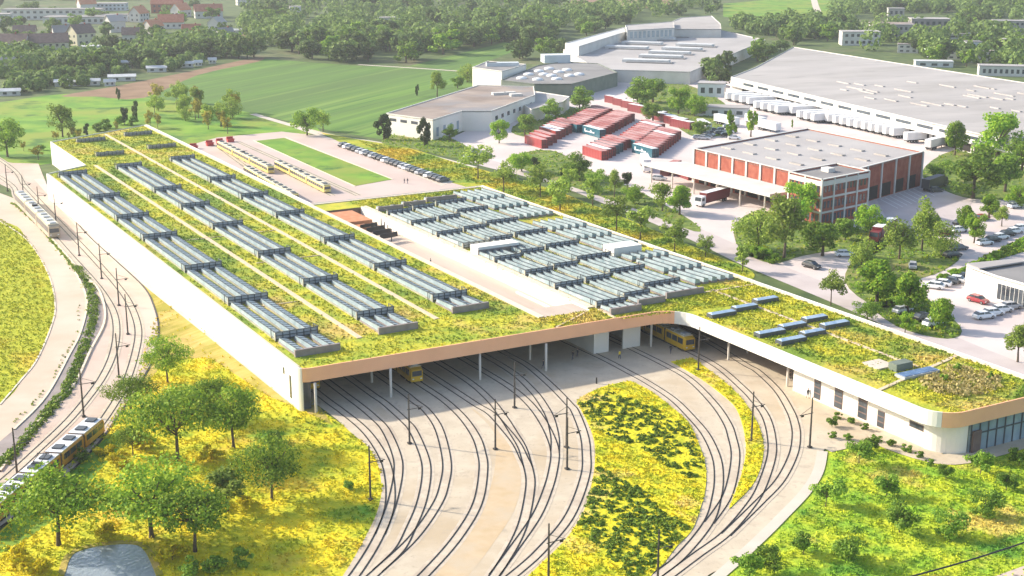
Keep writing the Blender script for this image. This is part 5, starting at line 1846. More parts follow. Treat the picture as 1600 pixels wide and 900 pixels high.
def car_proto():
    t = empty('parked_car', (0, 0, 0))
    secs = [(-2.15, .35, .8, .72), (-2.0, .3, .98, .8), (-1.2, .28, 1.0, .86), (.5, .28, .98, .86), (1.5, .28, .88, .84), (2.05, .3, .72, .78), (2.18, .4, .6, .7)]
    mb = MB()
    rings = []
    for x, zb, zt, hw in secs:
        rings.append([(x, -hw, zb), (x, -hw - .02, (zb + zt) / 2), (x, -hw + .08, zt), (x, hw - .08, zt), (x, hw + .02, (zb + zt) / 2), (x, hw, zb)])
    for r0, r1 in zip(rings, rings[1:]):
        mb.add(r0 + r1, [(i, (i + 1) % 6, 6 + (i + 1) % 6, 6 + i) for i in range(6)])
    mb.add(rings[0], [tuple(range(6))])
    mb.add(rings[-1], [tuple(reversed(range(6)))])
    mb.add([(-1.35, -.62, 1.44), (.35, -.62, 1.44), (.35, .62, 1.44), (-1.35, .62, 1.44), (-1.4, -.66, 1.39), (.45, -.66, 1.38), (.45, .66, 1.38), (-1.4, .66, 1.39)], [(0, 1, 2, 3), (4, 5, 1, 0), (5, 6, 2, 1), (6, 7, 3, 2), (7, 4, 0, 3)])
    for x, zt in ((-.45, 1.39),):
        for s in (-1, 1):
            mb.bar((x, s * .72, .95), (x, s * .665, zt), .1, .06)
    mb.build('body', M['paint'], t)
    mb = MB()
    lo_ = [(-1.95, -.74, .95), (1.15, -.76, .92), (1.15, .76, .92), (-1.95, .74, .95)]
    hi_ = [(-1.4, -.64, 1.395), (.45, -.64, 1.385), (.45, .64, 1.385), (-1.4, .64, 1.395)]
    mb.add(lo_ + hi_, [(0, 1, 5, 4), (1, 2, 6, 5), (2, 3, 7, 6), (3, 0, 4, 7)])
    mb.build('windows', M['glass'], t)
    for x in (-1.35, 1.35):
        for s in (-1, 1):
            w = link('wheel', CW, t, (x, s * .76, .33))
            link('rim', CR_, w)
    for s in (-1, 1):
        mb = MB()
        mb.box(2.08, s * .55 - .16, .58, 2.2, s * .55 + .16, .68)
        mb.build('headlight', M['tarp'], t)
    return t


cp0 = car_proto()
BLK, WHI, SIL, REDC, GRY = (.015, .016, .018, 1), (.78, .78, .78, 1), (.42, .43, .45, 1), (.30, .02, .03, 1), (.10, .105, .11, 1)
first_car = [True]


def car(p, rz, col, label, group=None, s=1.15):
    if first_car[0]:
        first_car[0] = False
        o = cp0
        o.location = (p[0], p[1], .1)
        o.rotation_euler = (0, 0, rz)
        for k in kids(o):
            k.color = col
    else:
        o = copy_tree(cp0, (p[0], p[1], .1), rz, color=col)
    o.scale = (s, s, s)
    return tag(o, label, 'car', group)


cn_ = {'b': ('black', BLK), 'w': ('white', WHI), 's': ('silver', SIL), 'r': ('red', REDC), 'g': ('dark grey', GRY)}
seq = 'bwbbswbsbbwgbbswgbsbwbbg'
for i, ch in enumerate(seq):
    t = i / (len(seq) - 1)
    x, y = 538 + (692 - 538) * t, 229.5 + (284 - 229.5) * t
    nm, c = cn_[ch]
    car(G(x, y), HA + .35 + rng.uniform(-.04, .04), c, 'first black car at the far end of the row behind the depot' if i == 0 else 'last dark grey car at the near end of the row behind the depot' if i == len(seq) - 1 else f'{nm} car parked in the dense row behind the depot lawn', 'cars in the row behind the depot')
dS = math.atan2(G(1350, 480)[1] - G(1180, 410)[1], G(1350, 480)[0] - G(1180, 410)[0])
for x, y, ch, rz, lb in ((1268, 419, 'b', dS + .25, 'black car driving on the pale street in front of the big trees'), (1320, 401, 'w', dS + 1.2, 'silver white car at the junction by the green island'), (1462, 300, 'g', 0.3, 'dark car in the tree shade beside the delivery court'),
                         (1586, 325, 'w', .5, 'white car under the trees at the upper right edge'), (1556, 335, 'b', .4, 'black car behind the round bright tree'), (1534, 344, 'r', .5, 'dark red car between two bright trees'), (1498, 363, 'w', .4, 'white car beside the tall loose tree'),
                         (1502, 352, 'b', .4, 'black car half hidden by the bright green tree'), (1478, 368, 'r', .4, 'red car left of the white one at the car park'), (1538, 383, 'w', .45, 'white car at the left end of the hedge row'), (1551, 378, 'b', .45, 'black car second in the hedge row'),
                         (1563, 374, 'w', .45, 'white car third in the hedge row'), (1574, 369, 'b', .45, 'dark car fourth in the hedge row'), (1585, 365, 'w', .45, 'white car fifth in the hedge row'), (1596, 360, 'w', .45, 'white car at the right end of the hedge row'),
                         (1498, 391, 'g', .4, 'grey car below the yellow shrub'), (1488, 402, 'b', .4, 'dark car parked against the shrub hedge'), (1426, 419, 's', 1.3, 'pale car nose out among the loose shrubs'), (1458, 451, 'w', 2.6, 'white car nearest the bright round trees'),
                         (1469, 447, 'w', 2.6, 'white car second from the bright round trees'), (1480, 443, 'g', 2.6, 'dark grey car third from the bright round trees'), (1490, 441, 'w', 2.6, 'white car fourth from the bright round trees'), (1504, 437, 'b', 2.6, 'black car next to the white showroom wall'),
                         (1528, 473, 'r', dS + .2, 'red car alone on the pale car park'), (1537, 498, 'w', .35, 'white car nearest in the short row on the car park'), (1551, 493, 'w', .35, 'white car second in the short row on the car park'), (1565, 488, 'w', .35, 'white car third in the short row on the car park'),
                         (1579, 483, 's', .35, 'silver car at the far end of the short row'), (1410, 489, 's', .6, 'pale car under the right bright tree'), (1442, 500, 'b', .6, 'dark car beside the small round tree'), (1457, 509, 'w', .6, 'white car in front of the small round tree'),
                         (758, 244, 'g', .2, 'dark car near the white low building'), (745, 240, 's', .2, 'silver car near the white low building'), (735, 249, 'w', .2, 'white car at the end of the flower verge'), (1030, 282, 's', -.5, 'grey car next to the rust red container')):
    car(G(x, y), rz, cn_[ch][1], lb, 'cars in the yards', 1.12)
for i in range(14):
    x = 1090 + rng.uniform(0, 60)
    y = 198 + rng.uniform(0, 22)
    car(G(x, y), rng.uniform(-.4, .2), rng.choice([WHI, SIL, GRY, BLK]), 'small car in the crowded lot behind the brick warehouse', 'cars behind the brick warehouse', 1.1)


# ------------------------------------------------------------------ people
def person_mesh():
    V_, E_, Rr_ = [], [], []

    def add(p, r, par=None):
        V_.append(p)
        Rr_.append(r)
        if par is not None:
            E_.append((par, len(V_) - 1))
        return len(V_) - 1
    pel = add((0, 0, .95), .15)
    wst = add((0, .0, 1.12), .135, pel)
    che = add((0, .01, 1.34), .165, wst)
    nk = add((0, .01, 1.50), .06, che)
    hd1 = add((0, .02, 1.60), .085, nk)
    hd2 = add((0, .02, 1.72), .08, hd1)
    add((0, .105, 1.63), .03, hd1)
    for s, st in ((-1, .22), (1, -.2)):
        hp = add((s * .1, 0, .88), .10, pel)
        kn = add((s * .1, st * .5 + .04, .50), .065, hp)
        an = add((s * .1, st * 1.1, .09), .045, kn)
        add((s * .11, st * 1.1 + .16, .04), .035, an)
        sh_ = add((s * .19, .01, 1.42), .065, che)
        el = add((s * .25, -st * .35, 1.16), .045, sh_)
        wr = add((s * .26, -st * .7 + .04, .94), .03, el)
        pm = add((s * .26, -st * .75 + .07, .87), .032, wr)
        for k in range(4):
            f1 = add((s * .26, -st * .75 + .04 + .022 * k, .82), .010, pm)
            add((s * .25, -st * .75 + .05 + .022 * k, .775 + .008 * abs(k - 1)), .008, f1)
        th = add((s * .24, -st * .75 + .12, .86), .011, pm)
        add((s * .235, -st * .75 + .14, .83), .009, th)
    me = bpy.data.meshes.new('person')
    me.from_pydata(V_, E_, [])
    o = bpy.data.objects.new('tmp', me)
    COL.objects.link(o)
    md = o.modifiers.new('skin', 'SKIN')
    for i, r in enumerate(Rr_):
        me.skin_vertices[0].data[i].radius = (r, r * (.75 if i in (1, 2) else 1))
    me.skin_vertices[0].data[0].use_root = True
    s2 = o.modifiers.new('sub', 'SUBSURF')
    s2.levels = s2.render_levels = 1
    dg = bpy.context.evaluated_depsgraph_get()
    r = bpy.data.meshes.new_from_object(o.evaluated_get(dg))
    bpy.data.objects.remove(o)
    r.name = 'person'
    for k in ('cloth_dark', 'cloth_blue', 'skin'):
        r.materials.append(M[k])
    for p in r.polygons:
        c = p.center
        p.material_index = 2 if c.z > 1.5 or (abs(c.x) > .2 and c.z < .93) else (0 if c.z > .93 or c.z < .09 else 1)
        p.use_smooth = True
    return r


pm_ = person_mesh()
hm = MB()
hm.tube([(0, -.01, 1.66), (0, 0, 1.72), (0, .01, 1.79), (0, .02, 1.815)], [.088, .10, .075, .02], 10)
hair_me = hm.mesh('hair', M['hair'], True)
for x, y, z, rz, top, lb in ((895, 562, .08, 2.2, 'cloth_dark', 'left of two people in dark clothes walking under the canopy'), (902, 558, .08, 2.0, 'cloth_dark', 'right of two people in dark clothes walking under the canopy'), (849, 576, .08, 1.0, 'cloth_dark', 'person in dark clothes standing at the canopy column'),
                             (968, 561, .08, .5, 'cloth_vest', 'person in yellow vest near the white inner wall'), (1048, 552, .08, 2.6, 'cloth_dark', 'person beside the long yellow tram'), (1234, 595, .08, 1.4, 'cloth_dark', 'left of two people at the white wing wall'), (1239, 595, .08, 1.8, 'cloth_dark', 'right of two people at the white wing wall'),
                             (1262, 622, .08, 3.5, 'cloth_dark', 'person walking alone towards the wing windows'), (673, 416, 4.9, 1.2, 'cloth_dark', 'person alone on the bright sunken ramp'), (425, 603, .1, .6, 'cloth_dark', 'left of two people beside the white hall wall'), (431, 606, .1, 3.4, 'cloth_dark', 'right of two people beside the white hall wall'),
                             (632, 287, .12, 2.0, 'cloth_dark', 'left of two people on the pink plaza'), (637, 287, .12, 2.4, 'cloth_dark', 'right of two people on the pink plaza')):
    p = G(x, y, z)
    o = link('person', pm_, None, (p[0], p[1], z), rz)
    if top != 'cloth_dark':
        o.material_slots[0].link = 'OBJECT'
        o.material_slots[0].material = M[top]
    link('hair', hair_me, o)
    tag(o, lb, 'person')
p = G(932, 600)
m_ = MB()
m_.tube([(0, 0, 0), (0, 0, 1.05), (0, 0, 1.15)], [.14, .14, .08], 10)
tag(m_.build('bollard', M['darkmetal'], None, (p[0], p[1], .08)), 'short dark bollard on the pale yard above the planted island', 'bollard')

# overhead feeder cable crossing the corner
a, b_ = G(1360, 916, 6.0), G(1660, 826, 6.0)
t = empty('feeder_cable', (a[0], a[1], 0))
m_ = MB()
pts = [(0 + (b_[0] - a[0]) * k / 12, (b_[1] - a[1]) * k / 12, 6.0 - .5 * (1 - (2 * k / 12 - 1) ** 2)) for k in range(13)]
m_.tube(pts, .11, 6)
m_.build('cable', M['darkmetal'], t)
for q in (pts[0], pts[-1]):
    m_ = MB()
    m_.tube([(q[0], q[1], 0), (q[0], q[1], 6.3)], [.14, .1], 8)
    m_.build('support_pole', M['pole'], t)
tag(t, 'dark overhead cable crossing the lower right corner of the meadow', 'cable')

# ------------------------------------------------------------------ trees and shrubs
tree_kind('fore', 'fore', 9.0, 4.7, 1.5, 5200, .24, 5, 30, 1.0, .024, 9)
tree_kind('young', 'olive', 7.0, 2.3, 1.6, 1500, .26, 4, 16, 0, .016, 5)
tree_kind('bright', 'bright', 9.0, 4.1, 0.9, 4200, .32, 4, 24, 0, .03)
tree_kind('mid', 'mid', 9.0, 4.0, 1.0, 3800, .32, 4, 24, 0, .03)
tree_kind('loose', 'olive', 10.0, 3.5, 0.9, 2600, .30, 4, 24, 0, .022)
tree_kind('dark', 'dark', 9.0, 3.0, 0.8, 1800, .45, 2, 14, 0, .03)
tree_kind('airy', 'rust', 8.0, 2.7, 1.2, 900, .30, 3, 12, 0, .018, 6)
tree_kind('wood', 'wood', 11.0, 5.0, 0.8, 900, .85, 4, 16, 0, .03)
tree_kind('woodb', 'mid', 11.0, 4.6, 0.8, 900, .8, 3, 16, 0, .03)
tree_kind('poplar', 'bright', 9.0, 1.7, .6, 1200, .4, 2, 14, 0, .025)
tree_kind('sapling', 'mid', 3.6, 1.9, .2, 1700, .19, 4, 12, 0, .018, 4)
tree_kind('bush', 'yellow', 2.4, 1.9, .0, 900, .26, 3, 9, 0, .02, 4)
tree_kind('gbush', 'mid', 2.6, 1.9, .0, 800, .28, 3, 9, 0, .02, 4)
tree_kind('brightbush', 'bright', 2.6, 2.0, .0, 900, .28, 2, 9, 0, .02, 4)

FT = 'trees on the pond meadow'
for x, y, h, wd, lb in ((262, 598, 8.5, .9, 'tree farthest up the meadow beside the tram bend'), (205, 640, 6.2, 1.1, 'wide low tree hanging over the bypass tracks'), (278, 720, 12.0, 1.0, 'large dense tree in the middle of the meadow clump'), (330, 655, 7.5, 1.0, 'tree in the clump facing the dry grass strip'),
                        (365, 700, 10.0, 1.05, 'large tree at the right of the meadow clump'), (425, 780, 9.5, .9, 'solitary tree with bare trunk standing on yellow meadow'), (237, 840, 10.5, 1.25, 'broad tree just behind the pond'), (92, 852, 11.0, 1.15, 'large tree left of the pond beside the tram'), (305, 862, 9.0, 1.1, 'dense tree right of the pond'),
                        (208, 712, 5.0, .9, 'small tree at the edge of the yellow bank')):
    tree('fore', *G(x, y), h, lb, FT, wide=wd)
tree('young', *G(356, 800), 6.5, 'sparse bare looking shrub tree on the yellow meadow', FT, wide=1.5)
for x, y, h, k, lb in ((165, 712, 2.2, 'bush', 'yellow bush beside the green bank'), (185, 730, 2.4, 'bush', 'yellow bush under the broad pond tree, left'), (222, 700, 2.6, 'bush', 'yellow bush left of the large dense tree'), (150, 775, 2.2, 'bush', 'yellow bush between the pond trees'), (165, 840, 2.6, 'bush', 'round yellow bush on the far pond bank'),
                       (25, 880, 3.0, 'bush', 'large yellow bush in the bottom left corner'), (60, 895, 2.6, 'bush', 'yellow bush left of the pond'), (330, 790, 2.4, 'bush', 'yellow bush left of the sparse shrub'), (385, 790, 2.2, 'bush', 'yellow bush right of the sparse shrub'), (250, 660, 2.4, 'bush', 'yellow bush at the foot of the farthest meadow tree'),
                       (270, 875, 2.6, 'bush', 'yellow bush on the right pond bank'), (330, 720, 2.4, 'bush', 'yellow bush between the two large trees'), (380, 885, 2.6, 'gbush', 'green bush at the bottom edge right of the pond'), (335, 895, 2.6, 'gbush', 'green bush at the bottom edge by the dense tree'), (300, 900, 2.4, 'gbush', 'green bush nearest the pond corner'),
                       (545, 765, 1.6, 'gbush', 'small rusty bush alone near the yard mast'), (130, 720, 2.0, 'gbush', 'green bush beside the white roofed tram'), (430, 690, 2.0, 'gbush', 'green bush right of the large clump')):
    tree(k, *G(x, y), h, lb, 'bushes on the pond meadow', 'bush', 'bush', crown='foliage', trunk='stem')
for x, y, h, lb in ((1342, 724, 4.5, 'leafy sapling nearest the white wing corner path'), (1385, 777, 4.5, 'sapling below the middle of the path curve'), (1290, 792, 4.2, 'sapling nearest the tram yard edge'), (1405, 832, 4.4, 'sapling in the middle of the lower meadow'), (1482, 838, 4.2, 'sapling left of the feeder cable'),
                    (1255, 866, 4.0, 'sapling near the lower yard edge, upper'), (1327, 876, 4.4, 'sapling at the lower middle of the meadow'), (1210, 896, 3.8, 'sapling in the bottom corner next to the pale kerb'), (1537, 806, 4.4, 'sapling right of the meadow centre'), (1572, 766, 3.6, 'dark sapling near the right edge'),
                    (1532, 742, 4.2, 'airy sapling right of the shopfront'), (1478, 748, 3.0, 'small dark sapling in front of the shopfront'), (1592, 728, 4.0, 'yellowish sapling at the right edge'), (1362, 704, 3.0, 'shrub on the bend of the path to the wing'), (1300, 668, 2.4, 'shrub beside the mast at the wing wall'), (1170, 905, 4.0, 'sapling cut by the bottom edge')):
    tree('sapling', *G(x, y), h, lb, 'saplings on the right meadow', 'sapling', 'tree')
for x, y in ((1370, 690), (1392, 697), (1415, 706), (1436, 716), (1452, 728), (1310, 655), (1330, 662), (1350, 672), (1300, 685), (1325, 688)):
    tree('gbush', *G(x, y), 1.3, 'low olive shrub along the foot of the white wing', 'shrubs along the wing', 'bush', 'bush', crown='foliage', trunk='stem')
for i, (x, y, h) in enumerate(((747, 279, 8.5), (787, 301, 7.5), (844, 309, 8), (875, 330, 8), (926, 322, 7), (963, 361, 7.5), (1000, 376, 7.5), (1054, 394, 7), (1102, 402, 4.5), (1160, 425, 5), (890, 300, 6), (1298, 477, 6))):
    tree('young', *G(x, y), h * 1.3, ['airy street tree behind the last parked cars', 'airy street tree above the far corner of the solar roof', 'airy street tree third along the flower verge', 'airy street tree fourth along the flower verge', 'small street tree on the far side of the street',
                                'airy street tree in the middle of the flower verge', 'airy street tree left of the slim one on the verge', 'slim street tree near the end of the flower verge', 'round bush tree on the tip of the flower verge', 'blossoming small tree at the street junction', 'young tree between street and verge', 'pale blossoming tree beside the wing roof'][i], 'street trees along the depot', 'street_tree', wide=1.2)
mids = [('dark', 600, 218, 10, 1.1, 'dark tree at the left front of the white low building'), ('dark', 663, 228, 11, .7, 'slim dark tree before the white low building'), ('mid', 702, 220, 6, 1, 'low green tree by the white building door'), ('bright', 780, 224, 9, .8, 'light green round tree by the pink forecourt'),
        ('mid', 820, 212, 10, 1.0, 'mottled green tree left of the containers'), ('mid', 858, 190, 9, 1.1, 'grey green tree behind the left containers'), ('mid', 905, 178, 11, 1.2, 'large grey green tree above the far left container row'), ('bright', 815, 268, 7, 1.2, 'bushy green tree beside the street bend'), ('dark', 838, 272, 6, 1.0, 'reddish green bush below the bushy tree'),
        ('mid', 905, 283, 9, 1.2, 'dense green tree right of the street bend'), ('dark', 880, 280, 5, 1.0, 'low dark bush left of the dense green tree'), ('mid', 932, 300, 7, .9, 'green tree between street and lorry yard'), ('loose', 960, 308, 9, .8, 'brownish loose tree at the lorry yard'), ('dark', 980, 296, 6, .8, 'dark green bush tree at the lorry yard'),
        ('bright', 990, 318, 6, 1.1, 'pale green bush tree at the lorry yard'), ('loose', 1035, 330, 9.5, 1.1, 'yellowish tree beside the bright green one at the lorry yard'), ('bright', 1062, 336, 9.5, 1.1, 'bright green tree in front of the red lorry'), ('mid', 995, 170, 13, 1.3, 'large grey green tree at the left of the wood clump'), ('mid', 1020, 160, 13, 1.2, 'tall tree in the back of the wood clump'),
        ('bright', 1060, 178, 12, 1.0, 'light green tree in the middle of the wood clump'), ('bright', 1085, 182, 10, .9, 'light green tree at the right of the wood clump'), ('mid', 1020, 190, 9, 1.3, 'low dark tree at the front of the wood clump'), ('mid', 1095, 212, 7, 1.3, 'bushy tree between containers and poplars'),
        ('bright', 1492, 243, 13.5, .85, 'dark crowned tree at the right end of the docks'), ('bright', 1558, 250, 17, .95, 'large bright tree hiding the right end of the logistics hall'), ('mid', 1520, 310, 15, 1.2, 'big light green tree shading the delivery court'), ('mid', 1570, 300, 14, 1.1, 'big green tree by the right edge'), ('mid', 1596, 270, 13, 1.1, 'green tree cut by the right edge'),
        ('mid', 1470, 285, 7, 1.2, 'low green tree at the warehouse corner'), ('bright', 1590, 325, 7, 1.0, 'bright tree at the upper right car park'), ('bright', 1545, 338, 7, 1.3, 'bright spreading tree over the car park'), ('bright', 1508, 362, 8, .8, 'bright slim tree on the car park island'), ('bright', 1522, 380, 8, .9, 'bright tree behind the hedge row cars'), ('loose', 1565, 354, 6, 1.2, 'yellow green round tree on the car park'),
        ('loose', 1440, 392, 14, .9, 'tall loose pale tree in the middle island'), ('loose', 1405, 405, 11, 1.1, 'loose pale tree left in the middle island'), ('loose', 1470, 400, 10, 1.0, 'olive tree right in the middle island'), ('bright', 1370, 474, 11, 1.25, 'dense bright green tree at the street junction'), ('bright', 1418, 490, 10, 1.1, 'bright yellow green tree right of the dense one'),
        ('bright', 1470, 516, 7.5, 1.0, 'small round bright tree at the car park entrance'), ('mid', 1355, 502, 4.5, 1.3, 'round low bush behind the wing roof'), ('bright', 1414, 520, 4.5, .8, 'small conical tree beside the street'), ('loose', 1225, 405, 17, 1.0, 'tall yellow green tree left of the office building'), ('bright', 1250, 355, 13, .9, 'bright green tree against the brick office'),
        ('loose', 1185, 392, 12, 1.1, 'reddish olive tree at the left of the big group'), ('mid', 1285, 400, 10, 1.3, 'dense green tree in front of the office'), ('bright', 1360, 368, 9, .8, 'bright green tree at the office corner'), ('loose', 1345, 428, 9, 1.0, 'olive tree between the junction and the dark red lorry'), ('loose', 1590, 566, 8, 1.2, 'yellow tree at the right edge beyond the wing roof'),
        ('mid', 1320, 375, 7, 1.2, 'green tree before the office ground floor'), ('mid', 480, 212, 11, 1.0, 'tree on the field path behind the car row'), ('loose', 505, 205, 9, 1.0, 'pale tree on the field path behind the car row'), ('loose', 683, 152, 13, 1.1, 'brownish tree at the field edge beside the white building'), ('dark', 652, 150, 6, .5, 'thin dark tree on the field edge'),
        ('loose', 730, 128, 10, 1.3, 'brown tree left of the plain white block'), ('mid', 715, 138, 7, 1.2, 'green bush tree at the field corner'),
        ('loose', 98, 214, 14, 1.0, 'tall tree behind the far left corner of the depot'), ('mid', 12, 245, 14, .9, 'tall tree at the left edge on the lawn'), ('dark', 195, 195, 8, .6, 'dark pine at the back edge of the depot'), ('dark', 212, 190, 9, .5, 'second dark pine at the back edge of the depot'), ('dark', 135, 212, 5, .9, 'dark shrub left of the pines'),
        ('dark', 185, 156, 6, .6, 'lone dark sapling on the bright lawn'), ('airy', 60, 250, 6, 1.2, 'russet shrub on the lawn edge')]
for k, x, y, h, wd, lb in mids:
    tree(k, *G(x, y), h, lb, 'garden and street trees', wide=wd)
for x, y in ((1142, 217), (1173, 214)):
    tree('poplar', *G(x, y), 11.5, 'left of two slim poplars by the trailers' if x < 1150 else 'right of two slim poplars by the trailers', 'poplars', 'poplar', 'tree')
tree('poplar', *G(1238, 200), 3.5, 'tiny conical tree in front of the trailers', 'poplars', 'poplar', 'tree')
for i in range(24):
    x, y = 232 + 138 * rng.random(), 160 + 52 * rng.random()
    tree(rng.choice(['airy', 'airy', 'loose', 'young']), *G(x, y), rng.uniform(6, 11), 'airy yellow russet tree in the grove behind the depot', 'grove behind the depot')
for i in range(16):
    t_ = rng.random()
    tree(rng.choice(['gbush', 'airy', 'gbush']), *G(30 + 190 * t_, 243 - 50 * t_ + rng.uniform(-12, 2)), rng.uniform(2, 4.5), 'low shrub along the back edge of the depot lawn', 'shrubs behind the depot', 'bush', 'bush', crown='foliage', trunk='stem')
for i in range(10):
    x = 1158 + 50 * i / 9
    tree('brightbush', *G(x, 397 + 12 * i / 9 + rng.uniform(-4, 3)), 2.6, 'bright green hedge bush at the foot of the big tree group', 'hedge bushes by the big trees', 'bush', 'bush', crown='foliage', trunk='stem')
for i in range(16):
    t = i / 15
    tree('brightbush', *G(1472 + 135 * t, 444 - 62 * t), 2.2, 'clipped bush of the hedge between car park and showroom', 'hedge of the showroom', 'bush', 'bush', crown='foliage', trunk='stem')
zones = [([(0, 40), (110, 40), (240, 50), (400, 40), (400, 78), (290, 92), (200, 92), (110, 112), (0, 118)], 34, 'tree in the gardens of the upper left quarter', 'garden trees upper left'),
         ([(0, -5), (400, -5), (400, 26), (240, 48), (0, 44)], 26, 'tree between the houses at the top left', 'trees between the far houses'),
         ([(90, 112), (200, 101), (290, 90), (375, 80), (400, 86), (300, 98), (190, 114), (100, 124)], 24, 'tree of the hedgerow along the brown strip', 'hedgerow trees'),
         ([(372, 92), (480, 94), (570, 102), (640, 98), (700, 84), (790, 66), (870, 72), (872, 40), (700, 40), (480, 76), (372, 70)], 78, 'tree at the front edge of the wood beyond the field', 'front trees of the wood'),
         ([(400, 60), (480, 60), (600, 44), (870, 40), (880, 8), (400, 0)], 24, 'tree deeper in the wood beyond the field', 'back trees of the wood'),
         ([(880, 30), (1130, 14), (1130, 24), (1000, 34), (880, 66)], 14, 'dark tree behind the far sawtooth factory', 'trees behind the factory'),
         ([(1128, 40), (1330, 36), (1335, 62), (1245, 72), (1200, 62)], 26, 'tree of the far belt left of the white two storey block', 'far tree belt'),
         ([(1330, 10), (1600, 0), (1600, 44), (1500, 50), (1480, 30), (1340, 34)], 30, 'tree at the top right behind the offices', 'far trees top right'),
         ([(1400, 70), (1600, 74), (1600, 110), (1500, 106), (1430, 96)], 26, 'tree among the far right cottages', 'trees among the cottages'),
         ([(1090, 116), (1170, 100), (1180, 86), (1230, 76), (1200, 96), (1140, 122), (1120, 140)], 12, 'tree between the two big pale halls', 'trees between the halls'),
         ([(790, 92), (880, 80), (880, 92), (840, 98)], 7, 'tree behind the domed factory', 'trees behind the domed factory')]
for poly, n, lb, gp_ in zones:
    pl = scatter_pts(poly, n)
    for x, y in pl:
        hh = rng.uniform(11, 17) if 'wood' in gp_ else rng.uniform(8, 13)
        tree(rng.choice(['wood', 'wood', 'woodb']), *G(x, y), hh, lb, gp_, wide=rng.uniform(1.0, 1.45))
# woodland beyond, reads as one mass
C_, N_, S_ = [], [], []
for poly, n in (([(0, -8), (900, -8), (900, -40), (0, -40)], 160), ([(1300, -6), (1700, -10), (1700, -40), (1300, -40)], 90), ([(372, 72), (480, 80), (590, 90), (700, 72), (870, 62), (905, 20), (880, -8), (420, -8), (390, 20)], 330),
                ([(1300, 34), (1300, 8), (1600, -6), (1600, 36), (1480, 22), (1360, 24)], 130), ([(880, 62), (990, 32), (1060, 22), (1130, 14), (1130, 4), (900, 14)], 60), ([(1130, 44), (1330, 36), (1335, 56), (1240, 66), (1200, 58)], 70),
                ([(240, 78), (330, 70), (370, 80), (290, 88), (220, 92)], 26), ([(0, 116), (90, 120), (200, 104), (330, 88), (330, 99), (200, 124), (95, 140), (0, 152)], 57), ([(0, 120), (90, 118), (150, 104), (60, 100), (0, 100)], 30), ([(0, -2), (400, -10), (400, 0), (0, 2)], 50), ([(1400, 72), (1600, 76), (1600, 112), (1450, 98)], 34), ([(1335, 44), (1440, 40), (1600, 52), (1600, 66), (1460, 72), (1360, 84)], 34), ([(90, 104), (200, 92), (190, 102), (100, 114)], 18)):
    for x, y in scatter_pts(poly, n):
        gx_, gy_ = G(x, y)
        r_ = rng.uniform(4, 7.5) if n != 57 else rng.uniform(1.8, 3.8)
        k = 110
        d = nrs.normal(size=(k, 3))
        d /= np.linalg.norm(d, axis=1, keepdims=True)
        C_.append(d * np.array([r_, r_, r_ * .9]) + np.array([gx_, gy_, r_ * .95]))
        N_.append(d + nrs.normal(size=(k, 3)) * .4)
        S_.append(nrs.uniform(1.0, 2.4, k))
link('woodland', quads_mesh('woodland', np.concatenate(C_), np.concatenate(N_), np.concatenate(S_), LF['wood']))['kind'] = 'stuff'


# ------------------------------------------------------------------ ground cover (stuff)
def blobs(name, pts, r, leafm, per=16, leaf=.3, z=.1):
    n = len(pts) * per
    d = nrs.normal(size=(n, 3))
    d /= np.linalg.norm(d, axis=1, keepdims=True)
    d[:, 2] = np.abs(d[:, 2])
    rr = np.repeat(r * nrs.uniform(.6, 1.3, len(pts)), per)
    C = np.column_stack([np.repeat(pts, per, axis=0), np.full(n, z)]) + d * rr[:, None] * np.array([1, 1, .95])
    o = link(name, quads_mesh(name, C, d + nrs.normal(size=(n, 3)) * .4, leaf * nrs.uniform(.6, 1.4, n), leafm))
    o['kind'] = 'stuff'
    return o


sh1 = PP([(903, 630), (950, 611), (978, 620), (1022, 640), (1076, 672), (1098, 725), (1098, 756), (1060, 742), (1010, 708), (960, 690), (922, 662)])
sh2 = PP([(934, 732), (960, 745), (1000, 762), (1028, 795), (1076, 826), (1048, 858), (1020, 890), (985, 905), (955, 880), (928, 850), (904, 822), (916, 790)])
blobs('shrub_planting', scatter_pts(sh1, 330), .42, LF['shrub'], 22, .26)
blobs('shrub_planting', scatter_pts(sh2, 430), .42, LF['shrub'], 22, .26)
hed = [G(*p) for p in smooth([(118, 418), (136, 442), (146, 476), (141, 512), (129, 550), (116, 582), (104, 611), (80, 638), (56, 668), (24, 704), (0, 728), (-60, 780)], 20)]
hp = np.array([(p[0] + rng.uniform(-.8, .8), p[1] + rng.uniform(-1.2, 1.2)) for p in hed for _ in range(3) if rng.random() < .8])
blobs('hedge_strip', hp, .55, LF['shrub'], 18, .26)
rd = [G(*p) for p in smooth([(124, 478), (118, 520), (103, 552), (90, 580), (60, 622), (40, 642), (25, 660)], 14)]
hp = np.array([(p[0] + rng.uniform(-.3, .3), p[1] + rng.uniform(-.4, .4)) for p in rd[::2] for _ in range(1) if rng.random() < .6])
blobs('verge_weeds', hp, .25, LF['olive'], 10, .18)
hp = np.array([(p[0] + rng.uniform(-.4, .4), p[1] + rng.uniform(-.6, .6)) for p in [G(*q) for q in smooth([(20, 318), (60, 352), (95, 395), (118, 422)], 30)] for _ in range(2)])
blobs('verge_weeds', hp, .35, LF['olive'], 12, .22)

yard_poly = smooth(apron_f, 6)[::-1] + [G(480, 632)] + [L2W(1, 1), L2W(76, 0), L2W(76, -36)] + [G(1290, 645)] + smooth(apron_rr, 6)[::-1]
pv_c = [G(*p) for p in smooth([(1285, 706), (1278, 738), (1258, 770), (1224, 806), (1190, 840), (1137, 889), (1080, 935)], 6)]
pv_c2 = [G(*p) for p in smooth([(1285, 700), (1330, 690), (1362, 684), (1405, 700), (1450, 714), (1490, 718), (1560, 702), (1640, 676)], 6)]


def near_line(q, line, d):
    return min((q[0] - p[0]) ** 2 + (q[1] - p[1]) ** 2 for p in line) < d * d


